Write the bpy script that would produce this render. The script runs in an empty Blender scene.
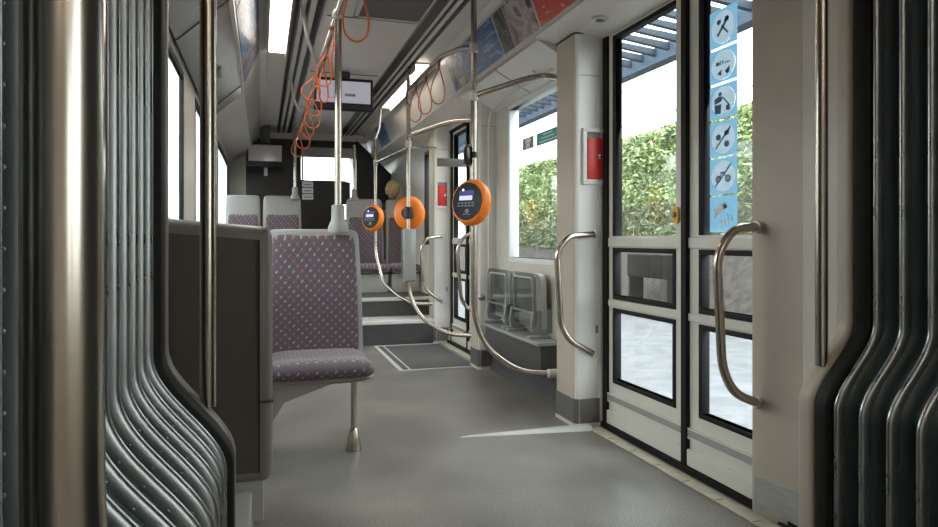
import bpy, bmesh, math, random
from mathutils import Vector, Matrix, noise
random.seed(7)
PI = math.pi
COL = bpy.context.scene.collection
S = bpy.context.scene

# ------------------------------------------------------------------ camera
FPX = 680.0; VX = 262.0; HY = 240.0
YAW = math.atan((469.0 - VX) / FPX)
cam_d = bpy.data.cameras.new('camera'); cam = bpy.data.objects.new('camera', cam_d); COL.objects.link(cam)
cam.location = (0, 0, 1.0); cam.rotation_euler = (PI / 2, 0, -YAW)
cam_d.sensor_width = 36; cam_d.lens = FPX / 938 * 36; cam_d.shift_y = -(263.5 - HY) / 938
cam_d.clip_start = .02; cam_d.clip_end = 300
S.camera = cam
# ------------------------------------------------------------------ world, lights, exposure
W = bpy.data.worlds.new('overcast'); S.world = W; W.use_nodes = True
wn = W.node_tree.nodes; wl = W.node_tree.links
bg = wn['Background']; bg.inputs['Strength'].default_value = 4.6
tc = wn.new('ShaderNodeTexCoord'); sp = wn.new('ShaderNodeSeparateXYZ'); cr = wn.new('ShaderNodeValToRGB')
wl.new(tc.outputs['Generated'], sp.inputs[0]); wl.new(sp.outputs['Z'], cr.inputs[0]); wl.new(cr.outputs[0], bg.inputs[0])
cr.color_ramp.elements[0].position = 0; cr.color_ramp.elements[0].color = (.97, .975, 1, 1)
cr.color_ramp.elements[1].position = .7; cr.color_ramp.elements[1].color = (.90, .94, 1, 1)
sun_d = bpy.data.lights.new('sun', 'SUN'); sun = bpy.data.objects.new('sun', sun_d); COL.objects.link(sun)
sun_d.energy = 2.0; sun_d.angle = math.radians(40); sun.rotation_euler = (math.radians(8), math.radians(42), 0)
S.view_settings.view_transform = 'Standard'; S.view_settings.look = 'None'
S.view_settings.gamma = 1; S.view_settings.use_curve_mapping = False
S.view_settings.exposure = 0.62
LAMP = 9.0

CX = .68            # centre line of the tram
XL, XR = -.40, 1.74 # inner faces of the side walls
ZC = 2.45           # ceiling height
FW = Vector((math.sin(YAW), math.cos(YAW), 0)); RT = Vector((math.cos(YAW), -math.sin(YAW), 0))
def at(px, py, X=None, Y=None, Z=None, d=None):
    v = FW + RT * ((px - 469) / FPX) + Vector((0, 0, (HY - py) / FPX))
    if X is not None: k = X / v.x
    elif Y is not None: k = Y / v.y
    elif Z is not None: k = (Z - 1) / v.z
    else: k = d
    return Vector((0, 0, 1)) + v * k

# ------------------------------------------------------------------ materials
MATS = {}
def mat(name, col, rough=.5, metal=0, var=0, vscale=6, bump=0, bscale=60, spec=.5, emit=None, estr=0, coat=0, stretch=None):
    m = bpy.data.materials.new(name); m.use_nodes = True; MATS[name] = m
    nt = m.node_tree; N = nt.nodes; L = nt.links; b = N['Principled BSDF']
    b.inputs['Roughness'].default_value = rough; b.inputs['Metallic'].default_value = metal
    b.inputs['Specular IOR Level'].default_value = spec; b.inputs['Coat Weight'].default_value = coat
    b.inputs['Base Color'].default_value = (*col, 1)
    t = N.new('ShaderNodeTexCoord'); mp = N.new('ShaderNodeMapping'); L.new(t.outputs['Object'], mp.inputs[0])
    if stretch: mp.inputs['Scale'].default_value = stretch
    if var:
        n = N.new('ShaderNodeTexNoise'); n.inputs['Scale'].default_value = vscale; n.inputs['Detail'].default_value = 5
        L.new(mp.outputs[0], n.inputs['Vector'])
        r = N.new('ShaderNodeValToRGB'); r.color_ramp.elements[0].position = .3; r.color_ramp.elements[1].position = .7
        r.color_ramp.elements[0].color = (*[c * (1 - var) for c in col], 1); r.color_ramp.elements[1].color = (*[min(1, c * (1 + var)) for c in col], 1)
        L.new(n.outputs['Fac'], r.inputs[0]); L.new(r.outputs[0], b.inputs['Base Color'])
        mr = N.new('ShaderNodeMapRange'); mr.inputs[3].default_value = max(.02, rough - .08); mr.inputs[4].default_value = rough + .1
        L.new(n.outputs['Fac'], mr.inputs[0]); L.new(mr.outputs[0], b.inputs['Roughness'])
    if bump:
        n2 = N.new('ShaderNodeTexNoise'); n2.inputs['Scale'].default_value = bscale; L.new(mp.outputs[0], n2.inputs['Vector'])
        bp = N.new('ShaderNodeBump'); bp.inputs['Strength'].default_value = bump; bp.inputs['Distance'].default_value = .01
        L.new(n2.outputs['Fac'], bp.inputs['Height']); L.new(bp.outputs[0], b.inputs['Normal'])
    if emit: b.inputs['Emission Color'].default_value = (*emit, 1); b.inputs['Emission Strength'].default_value = estr
    return m
def c8(r, g, b):
    f = lambda c: (c / 255 / 12.92) if c / 255 <= .04045 else ((c / 255 + .055) / 1.055) ** 2.4
    return (f(r), f(g), f(b))
mat('cream', (.64, .60, .54), .38, var=.03)
mat('white_panel', (.72, .70, .67), .35, var=.02)
mat('beige', (.50, .43, .355), .42, var=.04)
mat('door_cream', (.70, .665, .60), .33, var=.03)
mat('ceiling', (.66, .61, .56), .45, var=.05, vscale=3)
mat('ceiling_dark', (.10, .095, .09), .5)
mat('cove', (.50, .48, .44), .3, var=.03)
mat('cover_grey', (.34, .34, .33), .22, var=.03)
mat('black', (.008, .008, .009), .4)
mat('dark_panel', (.012, .009, .010), .35)
mat('rubber', (.009, .008, .008), .6, spec=.25)
mat('kick_grey', (.12, .112, .105), .4)
mat('steel', (.47, .42, .365), .23, 1)
mat('steel_brushed', (.50, .49, .47), .36, 1, var=.12, vscale=14, stretch=(1, 1, 12))
mat('steel_dark', (.30, .29, .28), .4, 1, var=.1)
mat('cast', (.60, .58, .55), .45, .6)
mat('bellows', (.035, .062, .066), .42, .0, var=.12, vscale=9)
mat('flank_metal', (.34, .36, .36), .33, .8, var=.1, vscale=12)
mat('alu', (.42, .43, .44), .28, 1, var=.1, vscale=12)
mat('shell', (.085, .072, .062), .42, var=.05, bump=.05, bscale=400)
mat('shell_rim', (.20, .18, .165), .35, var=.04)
mat('flip_grey', (.40, .39, .37), .4)
mat('seat_grey', (.27, .26, .25), .42, var=.03)
mat('pedestal', (.42, .41, .38), .45, var=.04)
mat('red', (.72, .03, .03), .35)
mat('orange', (1.0, .24, .012), .42)
mat('loop_orange', (.78, .17, .04), .45)
mat('loop_red', (.62, .13, .09), .45)
mat('strap', (.30, .10, .05), .6)
mat('validator_face', (.010, .011, .016), .35, spec=.25)
mat('mark_grey', (.22, .22, .25), .4)
mat('lcd', (.2, .2, .35), .4, emit=(.55, .53, .85), estr=.8)
mat('led', (.5, .6, .9), .4, emit=(.7, .8, 1), estr=1.2)
mat('blue_deep', (.03, .03, .16), .4, emit=(.05, .05, .35), estr=.2)
mat('screen', (.18, .18, .20), .3, emit=(.60, .58, .66), estr=.32)
mat('screen_far', (.22, .2, .21), .12, emit=(.5, .45, .47), estr=.05)
mat('screen_bar', (.03, .035, .04), .3)
mat('screen_red', (.6, .05, .15), .4, emit=(.8, .1, .25), estr=.4)
mat('screen_text', (.03, .03, .10), .4)
mat('lamp', (1, .97, .9), .5, emit=(1, .90, .76), estr=LAMP)
mat('sticker_blue', (.10, .30, .50), .4)
mat('sticker_light', (.62, .74, .82), .4)
mat('teal', (.10, .34, .32), .4)
mat('sign_grey', (.27, .28, .265), .5)
mat('label_white', (.78, .80, .80), .5)
mat('yellow', (.75, .42, .02), .4)
mat('button_grey', (.25, .2, .18), .4)
mat('sill_cream', (.55, .52, .42), .5, var=.15, vscale=20)
mat('step_dark', (.055, .052, .055), .5, var=.15)
mat('nosing', (.55, .54, .52), .4, var=.1)
mat('mat_dark', (.07, .068, .066), .7, var=.15, bump=.3, bscale=200)
mat('asphalt', (.155, .155, .165), .8, var=.25, vscale=5, bump=.2)
mat('earth', (.055, .045, .038), .95, var=.6, vscale=9, bump=.6, bscale=20)
mat('hedge_core', (.10, .14, .04), .9, var=.5, vscale=4)
mat('leaf_light', (.36, .44, .20), .55, var=.4, vscale=3)
mat('leaf_dark', (.20, .25, .13), .55, var=.4, vscale=3)
mat('twig', (.32, .30, .22), .8, var=.4, vscale=3)
mat('canopy_metal', (.035, .05, .075), .6)
mat('canopy_blue', (.06, .09, .14), .6)
mat('fence_grey', (.45, .47, .5), .6)
mat('cabinet_dark', (.022, .02, .018), .95, spec=.05)
mat('skin', (.55, .33, .24), .5)
mat('hair', (.62, .46, .24), .55, var=.4, vscale=60)
mat('coat_cloth', (.045, .035, .04), .85)
mat('concrete', (.50, .49, .47), .85, var=.15, vscale=3)

def floor_mat():
    m = mat('floor', (.10, .095, .09), .42)
    nt = m.node_tree; N = nt.nodes; L = nt.links; b = N['Principled BSDF']
    t = N.new('ShaderNodeTexCoord')
    n1 = N.new('ShaderNodeTexNoise'); n1.inputs['Scale'].default_value = 2.2; n1.inputs['Detail'].default_value = 6
    n2 = N.new('ShaderNodeTexNoise'); n2.inputs['Scale'].default_value = 180; n2.inputs['Detail'].default_value = 3
    for n in (n1, n2): L.new(t.outputs['Object'], n.inputs['Vector'])
    r1 = N.new('ShaderNodeValToRGB'); r1.color_ramp.elements[0].color = (.135, .125, .115, 1); r1.color_ramp.elements[1].color = (.225, .208, .190, 1)
    r1.color_ramp.elements[0].position = .35; r1.color_ramp.elements[1].position = .68
    r2 = N.new('ShaderNodeValToRGB'); r2.color_ramp.elements[0].color = (.55, .55, .55, 1); r2.color_ramp.elements[1].color = (1.5, 1.5, 1.45, 1)
    r2.color_ramp.elements[0].position = .35; r2.color_ramp.elements[1].position = .7
    mx = N.new('ShaderNodeMix'); mx.data_type = 'RGBA'; mx.blend_type = 'MULTIPLY'; mx.inputs[0].default_value = 1
    L.new(n1.outputs['Fac'], r1.inputs[0]); L.new(n2.outputs['Fac'], r2.inputs[0])
    L.new(r1.outputs[0], mx.inputs[6]); L.new(r2.outputs[0], mx.inputs[7]); L.new(mx.outputs[2], b.inputs['Base Color'])
    mr = N.new('ShaderNodeMapRange'); mr.inputs[3].default_value = .32; mr.inputs[4].default_value = .52
    L.new(n1.outputs['Fac'], mr.inputs[0]); L.new(mr.outputs[0], b.inputs['Roughness'])
    bp = N.new('ShaderNodeBump'); bp.inputs['Strength'].default_value = .15; bp.inputs['Distance'].default_value = .003
    L.new(n2.outputs['Fac'], bp.inputs['Height']); L.new(bp.outputs[0], b.inputs['Normal'])
floor_mat()

def fabric_mat():
    m = mat('fabric', (.10, .06, .085), .85)
    nt = m.node_tree; N = nt.nodes; L = nt.links; b = N['Principled BSDF']
    b.inputs['Sheen Weight'].default_value = .25
    t = N.new('ShaderNodeTexCoord'); s = N.new('ShaderNodeSeparateXYZ'); L.new(t.outputs['Object'], s.inputs[0])
    def M(op, a, bb=None):
        n = N.new('ShaderNodeMath'); n.operation = op
        for i, x in enumerate((a, bb)):
            if x is None: continue
            if isinstance(x, (int, float)): n.inputs[i].default_value = x
            else: L.new(x, n.inputs[i])
        return n.outputs[0]
    v = M('ADD', s.outputs['Z'], M('MULTIPLY', s.outputs['Y'], -1)); u = s.outputs['X']
    a = M('MULTIPLY', M('ADD', u, v), 1 / .040); c = M('MULTIPLY', M('SUBTRACT', u, v), 1 / .040)
    a = M('ADD', a, 100.); c = M('ADD', c, 100.)
    fa = M('FRACT', a); fc = M('FRACT', c)
    d1 = M('MULTIPLY', M('LESS_THAN', M('ABSOLUTE', M('SUBTRACT', fa, .5)), .22), M('LESS_THAN', M('ABSOLUTE', M('SUBTRACT', fc, .5)), .12))
    fa2 = M('FRACT', M('ADD', a, .5)); fc2 = M('FRACT', M('ADD', c, .5))
    d2 = M('MULTIPLY', M('LESS_THAN', M('ABSOLUTE', M('SUBTRACT', fa2, .5)), .12), M('LESS_THAN', M('ABSOLUTE', M('SUBTRACT', fc2, .5)), .26))
    par = M('MODULO', M('FLOOR', a), 2.)
    def MX(f, A, B):
        n = N.new('ShaderNodeMix'); n.data_type = 'RGBA'; L.new(f, n.inputs[0])
        for i, x in ((6, A), (7, B)):
            if isinstance(x, tuple): n.inputs[i].default_value = (*x, 1)
            else: L.new(x, n.inputs[i])
        return n.outputs[2]
    dash = MX(par, (.25, .27, .31), (.27, .12, .13))
    base = (.095, .068, .082)
    out = MX(d1, base, dash); out = MX(d2, out, (.080, .056, .068))
    L.new(out, b.inputs['Base Color'])
    n2 = N.new('ShaderNodeTexNoise'); n2.inputs['Scale'].default_value = 500; L.new(t.outputs['Object'], n2.inputs['Vector'])
    bp = N.new('ShaderNodeBump'); bp.inputs['Strength'].default_value = .3; bp.inputs['Distance'].default_value = .003
    L.new(n2.outputs['Fac'], bp.inputs['Height']); L.new(bp.outputs[0], b.inputs['Normal'])
fabric_mat()

def glass_mat(name, tint, refl=.10, rough=.02):
    m = bpy.data.materials.new(name); m.use_nodes = True; MATS[name] = m
    N = m.node_tree.nodes; L = m.node_tree.links; N.clear()
    o = N.new('ShaderNodeOutputMaterial'); t = N.new('ShaderNodeBsdfTransparent'); g = N.new('ShaderNodeBsdfGlossy'); mx = N.new('ShaderNodeMixShader')
    t.inputs[0].default_value = (*tint, 1); g.inputs['Roughness'].default_value = rough
    lw = N.new('ShaderNodeLayerWeight'); lw.inputs[0].default_value = .5
    pw = N.new('ShaderNodeMath'); pw.operation = 'POWER'; pw.inputs[1].default_value = 4
    ma = N.new('ShaderNodeMath'); ma.operation = 'MULTIPLY_ADD'; ma.inputs[1].default_value = .55; ma.inputs[2].default_value = .035
    L.new(lw.outputs['Facing'], pw.inputs[0]); L.new(pw.outputs[0], ma.inputs[0]); L.new(ma.outputs[0], mx.inputs[0]); L.new(t.outputs[0], mx.inputs[1]); L.new(g.outputs[0], mx.inputs[2]); L.new(mx.outputs[0], o.inputs[0])
def vinyl(name, col):
    m = bpy.data.materials.new(name); m.use_nodes = True; MATS[name] = m
    N = m.node_tree.nodes; L = m.node_tree.links; b = N['Principled BSDF']; b.inputs['Base Color'].default_value = (*col, 1)
    t = N.new('ShaderNodeBsdfTranslucent'); t.inputs[0].default_value = (*col, 1); mx = N.new('ShaderNodeMixShader'); mx.inputs[0].default_value = .45
    L.new(b.outputs[0], mx.inputs[1]); L.new(t.outputs[0], mx.inputs[2]); L.new(mx.outputs[0], N['Material Output'].inputs[0])
vinyl('sticker_blue', (.14, .30, .43)); vinyl('sticker_light', (.66, .74, .80)); vinyl('teal', (.12, .36, .33))
glass_mat('glass', (.88, .92, .90)); glass_mat('glass_tint', (.55, .58, .56)); glass_mat('perspex', (.78, .79, .78))

def poster_mat(name, cols, scale, rot=0.4, stretch=(1, 1, 1), rough=.4):
    m = bpy.data.materials.new(name); m.use_nodes = True; MATS[name] = m
    N = m.node_tree.nodes; L = m.node_tree.links; b = N['Principled BSDF']; b.inputs['Roughness'].default_value = rough
    b.inputs['Coat Weight'].default_value = .05
    t = N.new('ShaderNodeTexCoord'); mp = N.new('ShaderNodeMapping'); mp.inputs['Rotation'].default_value = (rot, rot * .5, rot * .3); mp.inputs['Scale'].default_value = stretch
    n = N.new('ShaderNodeTexNoise'); n.inputs['Scale'].default_value = scale; n.inputs['Detail'].default_value = 4; n.inputs['Distortion'].default_value = .6
    r = N.new('ShaderNodeValToRGB'); r.color_ramp.interpolation = 'EASE'
    L.new(t.outputs['Object'], mp.inputs[0]); L.new(mp.outputs[0], n.inputs['Vector']); L.new(n.outputs['Fac'], r.inputs[0]); L.new(r.outputs[0], b.inputs['Base Color'])
    e = r.color_ramp.elements
    while len(e) < len(cols): e.new(.5)
    for i, (p, c) in enumerate(cols): e[i].position = p; e[i].color = (*c, 1)
poster_mat('poster_red', [(0, c8(196, 70, 48)), (.60, c8(196, 70, 48)), (.66, c8(225, 170, 150)), (1, c8(225, 170, 150))], 6, .6, (1, 1, 5))
poster_mat('poster_photo', [(.35, c8(70, 62, 66)), (.44, c8(150, 132, 132)), (.55, c8(190, 176, 174)), (.62, c8(60, 54, 58))], 5)
poster_mat('poster_dark', [(.4, c8(42, 40, 38)), (.52, c8(70, 66, 60)), (.6, c8(120, 112, 98)), (.7, c8(40, 38, 36))], 22)
poster_mat('poster_blue', [(0, c8(44, 86, 130)), (.55, c8(48, 92, 136)), (.62, c8(120, 150, 180)), (1, c8(40, 80, 120))], 7, .5, (1, 1, 6))
poster_mat('poster_greyblue', [(.35, c8(40, 42, 58)), (.47, c8(120, 122, 138)), (.56, c8(60, 70, 104)), (.65, c8(150, 140, 134))], 8)

# ------------------------------------------------------------------ mesh building
def fillet(pts, r, n=7):
    P = [Vector(p) for p in pts]; out = [P[0]]
    for i in range(1, len(P) - 1):
        a = P[i - 1] - P[i]; b = P[i + 1] - P[i]; k = min(r, a.length * .49, b.length * .49)
        A = P[i] + a.normalized() * k; B = P[i] + b.normalized() * k
        for j in range(n + 1):
            t = j / n; out.append(A * (1 - t) ** 2 + P[i] * 2 * t * (1 - t) + B * t * t)
    out.append(P[-1]); return out
class MB:
    def __init__(s): s.v = []; s.f = []; s.m = []
    def add(s, vs, fs, m=0):
        o = len(s.v); s.v += [tuple(v) for v in vs]
        for f in fs: s.f.append(tuple(i + o for i in f)); s.m.append(m)
    def box(s, lo, hi, m=0, bev=0, seg=2):
        lo = [min(a, b) for a, b in zip(lo, hi)] if False else lo
        x0, y0, z0 = lo; x1, y1, z1 = hi
        if bev:
            bm = bmesh.new(); bmesh.ops.create_cube(bm, size=1)
            for v in bm.verts: v.co = Vector(((x0 + x1) / 2 + v.co.x * (x1 - x0), (y0 + y1) / 2 + v.co.y * (y1 - y0), (z0 + z1) / 2 + v.co.z * (z1 - z0)))
            bmesh.ops.bevel(bm, geom=bm.edges[:], offset=bev, segments=seg, profile=.5, affect='EDGES', clamp_overlap=True)
            s.bm(bm, m); return s
        vs = [(x, y, z) for x in (x0, x1) for y in (y0, y1) for z in (z0, z1)]
        s.add(vs, [(0, 1, 3, 2), (4, 6, 7, 5), (0, 4, 5, 1), (2, 3, 7, 6), (0, 2, 6, 4), (1, 5, 7, 3)], m); return s
    def bm(s, bm, m=0):
        bm.verts.index_update(); s.add([v.co.copy() for v in bm.verts], [[v.index for v in f.verts] for f in bm.faces], m); bm.free(); return s
    def tube(s, pts, r, m=0, seg=12, closed=False, rad=None, cap=True):
        P = [Vector(p) for p in pts]; n = len(P); rings = []
        def tan(i):
            if closed: return (P[(i + 1) % n] - P[i - 1]).normalized()
            return (P[min(i + 1, n - 1)] - P[max(i - 1, 0)]).normalized()
        t0 = tan(0); u = t0.orthogonal().normalized(); vs = []
        for i in range(n):
            t = tan(i); u = (u - t * u.dot(t)).normalized(); w = t.cross(u)
            rr = rad[i] if rad else r
            for k in range(seg):
                a = 2 * PI * k / seg; vs.append(P[i] + u * math.cos(a) * rr + w * math.sin(a) * rr)
        fs = []
        for i in range(n if closed else n - 1):
            j = (i + 1) % n
            for k in range(seg): fs.append((i * seg + k, i * seg + (k + 1) % seg, j * seg + (k + 1) % seg, j * seg + k))
        if not closed and cap: fs.append(tuple(range(seg))[::-1]); fs.append(tuple((n - 1) * seg + k for k in range(seg)))
        s.add(vs, fs, m); return s
    def lathe(s, prof, o=(0, 0, 0), ax=(0, 0, 1), m=0, seg=32):
        o = Vector(o); ax = Vector(ax).normalized(); u = ax.orthogonal().normalized(); w = ax.cross(u); vs = []; n = len(prof)
        for r, h in prof:
            for k in range(seg):
                a = 2 * PI * k / seg; vs.append(o + ax * h + (u * math.cos(a) + w * math.sin(a)) * max(r, 1e-4))
        fs = [(i * seg + k, i * seg + (k + 1) % seg, (i + 1) * seg + (k + 1) % seg, (i + 1) * seg + k) for i in range(n - 1) for k in range(seg)]
        fs.append(tuple(range(seg))[::-1]); fs.append(tuple((n - 1) * seg + k for k in range(seg)))
        s.add(vs, fs, m); return s
    def prism(s, poly, o, u, v, w, m=0):   # poly in the u,v plane, thickness vector w
        o = Vector(o); u = Vector(u); v = Vector(v); w = Vector(w); n = len(poly)
        A = [o + u * a + v * b for a, b in poly]; B = [p + w for p in A]
        s.add(A + B, [tuple(range(n))[::-1], tuple(range(n, 2 * n))] + [(i, (i + 1) % n, n + (i + 1) % n, n + i) for i in range(n)], m); return s
    def grid(s, rows, m=0, close_u=False):
        n = len(rows[0]); vs = [p for r in rows for p in r]; fs = []
        for i in range(len(rows) - 1):
            for j in range(n if close_u else n - 1):
                fs.append((i * n + j, i * n + (j + 1) % n, (i + 1) * n + (j + 1) % n, (i + 1) * n + j))
        s.add(vs, fs, m); return s
    def build(s, name, mats, parent=None, ang=35, **kw):
        me = bpy.data.meshes.new(name); me.from_pydata(s.v, [], s.f)
        for x in (mats if isinstance(mats, (list, tuple)) else [mats]): me.materials.append(MATS[x])
        me.polygons.foreach_set('material_index', s.m); me.polygons.foreach_set('use_smooth', [True] * len(s.f))
        bm = bmesh.new(); bm.from_mesh(me); bmesh.ops.remove_doubles(bm, verts=bm.verts[:], dist=1e-6)
        bmesh.ops.recalc_face_normals(bm, faces=bm.faces[:]); bm.to_mesh(me); bm.free()
        me.set_sharp_from_angle(angle=math.radians(ang)); me.update()
        o = bpy.data.objects.new(name, me); COL.objects.link(o); o.parent = parent
        for k, x in kw.items(): o[k] = x
        return o
def empty(name, loc=(0, 0, 0), rz=0, **kw):
    o = bpy.data.objects.new(name, None); COL.objects.link(o); o.location = loc; o.rotation_euler = (0, 0, rz); o.empty_display_size = .1
    for k, x in kw.items(): o[k] = x
    return o
def tag(o, label, cat, group=None, kind=None):
    o['label'] = label; o['category'] = cat
    if group: o['group'] = group
    if kind: o['kind'] = kind
    return o
def struct(o, label=None):
    o['kind'] = 'structure'
    if label: o['label'] = label
    return o
def copy_tree(o, parent=None, top=True):
    c = o.copy(); COL.objects.link(c); c.parent = parent
    for ch in list(o.children): copy_tree(ch, c, False)
    return c
def wall_holes(mb, x0, x1, ys, zs, holes, m=0):
    """vertical slab across X, with rectangular holes (y0,y1,z0,z1)"""
    Y = sorted(set([ys[0], ys[1]] + [h[i] for h in holes for i in (0, 1)])); Z = sorted(set([zs[0], zs[1]] + [h[i] for h in holes for i in (2, 3)]))
    solid = {}
    for i in range(len(Y) - 1):
        for j in range(len(Z) - 1):
            cy = (Y[i] + Y[i + 1]) / 2; cz = (Z[j] + Z[j + 1]) / 2
            solid[i, j] = not any(h[0] < cy < h[1] and h[2] < cz < h[3] for h in holes)
    for (i, j), s in solid.items():
        if not s: continue
        a, b, c, d = Y[i], Y[i + 1], Z[j], Z[j + 1]
        mb.add([(x0, a, c), (x0, b, c), (x0, b, d), (x0, a, d)], [(0, 1, 2, 3)], m); mb.add([(x1, a, c), (x1, b, c), (x1, b, d), (x1, a, d)], [(3, 2, 1, 0)], m)
        if not solid.get((i - 1, j)): mb.add([(x0, a, c), (x1, a, c), (x1, a, d), (x0, a, d)], [(0, 1, 2, 3)], m)
        if not solid.get((i + 1, j)): mb.add([(x0, b, c), (x1, b, c), (x1, b, d), (x0, b, d)], [(0, 1, 2, 3)], m)
        if not solid.get((i, j - 1)): mb.add([(x0, a, c), (x1, a, c), (x1, b, c), (x0, b, c)], [(0, 1, 2, 3)], m)
        if not solid.get((i, j + 1)): mb.add([(x0, a, d), (x1, a, d), (x1, b, d), (x0, b, d)], [(0, 1, 2, 3)], m)
def pad(name, path, halfw, T, material, parent, nu=22, nv=26, px=8, pt=5, bow=0.0, x0=0, **kw):
    """cushion-like closed shell: path = list of (y,z); halfw(v) half width for v in 0..1; T half thickness"""
    P = [Vector((0, a, b)) for a, b in path]; L = [0]
    for i in range(1, len(P)): L.append(L[-1] + (P[i] - P[i - 1]).length)
    def ev(v):
        t = v * L[-1]
        for i in range(1, len(P)):
            if t <= L[i] + 1e-9:
                k = (t - L[i - 1]) / (L[i] - L[i - 1]); return P[i - 1].lerp(P[i], k), (P[i] - P[i - 1]).normalized()
        return P[-1], (P[-1] - P[-2]).normalized()
    mb = MB(); F = []; B = []
    for j in range(nv + 1):
        s = math.sin((j / nv - .5) * PI); v = (s + 1) / 2
        p, t = ev(v); p2, t2 = ev(max(0, v - .06)); p3, t3 = ev(min(1, v + .06)); t = (t2 + t + t3).normalized()
        n = Vector((0, -t.z, t.y)); sv = abs(2 * v - 1)
        hw = halfw(v) * max(0, 1 - sv ** px) ** (1 / px) if sv < 1 else 0
        hw = max(hw, halfw(v) * .55)
        rf = []; rb = []
        for i in range(nu + 1):
            u = math.sin((i / nu - .5) * PI)
            th = T * max(0, 1 - abs(u) ** pt) ** .5 * max(0, 1 - sv ** (pt * 1.6)) ** .5
            c = p + Vector((x0 + u * hw, 0, 0)) - n * (bow * (1 - u * u))
            rf.append(c + n * th); rb.append(c - n * th)
        F.append(rf); B.append(rb)
    mb.grid(F); mb.grid(B)
    return mb.build(name, material, parent, ang=60, **kw)
def smooth_path(pts, n=5):
    P = [Vector((a, b)) for a, b in pts]; out = []
    Q = [2 * P[0] - P[1]] + P + [2 * P[-1] - P[-2]]
    for i in range(1, len(Q) - 2):
        for k in range(n):
            t = k / n; a, b, c, d = Q[i - 1], Q[i], Q[i + 1], Q[i + 2]
            out.append(.5 * ((2 * b) + (c - a) * t + (2 * a - 5 * b + 4 * c - d) * t * t + (3 * b - a - 3 * c + d) * t ** 3))
    out.append(P[-1]); return [(p.x, p.y) for p in out]

# ================================================================== STRUCTURE
YE = 9.5; YR = -4.0
fl = MB(); fl.box((XL - .06, YR, -.06), (XR + .06, 6.46, 0))
struct(fl.build('floor', 'floor'), 'dark grey speckled vinyl floor of the tram')
# raised floor and steps
SY1, SY2, Z1, Z2 = 6.42, 6.86, .226, .41
s1 = MB(); s1.box((XL - .06, SY1, -.06), (XR + .06, SY2, Z1 - .03)); st = s1.build('trim_1', 'step_dark'); struct(st, 'lower dark riser of the two steps up to the rear seats')
n = MB(); n.box((XL, SY1 - .012, Z1 - .03), (XR, SY2 + .0, Z1), bev=.004); n.build('step_nosing', 'nosing', st)
s2 = MB(); s2.box((XL - .06, SY2, -.06), (XR + .06, YE + .2, Z2 - .03)); st2 = s2.build('trim_2', 'step_dark'); struct(st2, 'upper step riser under the raised floor')
n = MB(); n.box((XL, SY2 - .012, Z2 - .03), (XR, SY2 + .10, Z2), bev=.004); n.build('step_nosing', 'nosing', st2)
n = MB(); n.box((XL, SY2 + .10, Z2 - .03), (XR, YE + 1.9, Z2 - .002)); struct(n.build('floor_raised', 'mat_dark', None), 'raised dark floor under the far seats')

# floor hatch
h = empty('trim_3', (0, 0, 0)); struct(h, 'floor hatch with pale metal edging before the steps')
hy0 = at(397, 365, Z=0); hy1 = at(377, 347, Z=0); hx1 = at(472, 364, Z=0); hx2 = at(454, 345, Z=0)
a0 = Vector((hy0.x, 5.12, 0)); a1 = Vector((hy0.x, 6.35, 0)); b0 = Vector((1.62, 5.12, 0)); b1 = Vector((1.62, 6.35, 0))
m_ = MB(); m_.box((a0.x, 5.12, 0), (1.62, 6.35, .004)); m_.build('hatch_cover', 'mat_dark', h)
m_ = MB()
m_.box((a0.x - .03, 5.09, 0), (1.62, 5.125, .007)); m_.box((a0.x - .03, 5.125, 0), (a0.x, 6.36, .007)); m_.box((a0.x, 6.33, 0), (1.62, 6.36, .007))
m_.box((a0.x + .05, 5.125, 0.0035), (a0.x + .062, 6.33, .006)); m_.build('hatch_edging', 'nosing', h)

# ceiling section swept along Y
cs = [(XL - .02, 2.02), (-.345, 2.06), (-.138, 2.15), (-.02, 2.42), (.03, ZC), (1.33, ZC), (1.37, 2.42), (1.475, 2.15), (1.60, 2.115), (XR + .02, 2.09)]
m_ = MB(); rows = []
for y in (YR, -1, .5, 3.3, 5, 7, YE + 2): rows.append([(a, y, b) for a, b in cs] )
m_.grid(rows); rows = [[(a, y, 2.56) for a, b in cs] for y in (YR, -1, .5, 3.3, 5, 7, YE + 2)]; m_.grid(rows)
m_.box((XL - .08, YR, 2.1), (XL - .02, YE + 2, 2.56)); m_.box((XR + .02, YR, 2.1), (XR + .08, YE + 2, 2.56))
ce = struct(m_.build('ceiling', 'ceiling', ang=15), 'grey ceiling of the tram with sloping coves')
# slots: black air grilles
def strip(x0, x1, y0, y1, zz, name, material, parent, t=.012, bev=0):
    q = MB(); q.box((x0, y0, zz - t), (x1, y1, zz + .01), bev=bev); return q.build(name, material, parent)
k = 1.45
for nm, xs, lb in (('trim_4', (.70, .738, .764, .772, .803, .817), 'black slotted air grille along the ceiling beside the right lamps'), ('trim_5', (.135, .150, .180, .190, .222, .245), 'black slotted air grille along the ceiling beside the left lamps')):
    g = strip(xs[0] * k - .01, xs[5] * k + .01, 1.7, YE, ZC, nm, 'ceiling', None, .006); struct(g, lb)
    for i in (0, 2, 4): strip(xs[i] * k, xs[i + 1] * k, 1.7, YE, ZC, 'slot', 'black', g, .010)
    for xx in (xs[0] * k - .008, xs[1] * k + .004, xs[3] * k + .003, xs[5] * k + .004): strip(xx, xx + .006, 1.7, YE, ZC, 'rail_edge', 'steel_dark', g, .014)
# perforated ceiling vent in the middle
v = strip(.59, .985, 2.4, 4.38, ZC, 'trim_6', 'ceiling_dark', None, .012); struct(v, 'dark perforated vent panel in the middle of the ceiling')
q = MB(); q.box((.565, 2.38, ZC - .016), (.59, 4.41, ZC)); q.box((.985, 2.38, ZC - .016), (1.0, 4.41, ZC)); q.box((.565, 4.38, ZC - .016), (1.0, 4.41, ZC)); q.build('vent_frame', 'cove', v)
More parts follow.
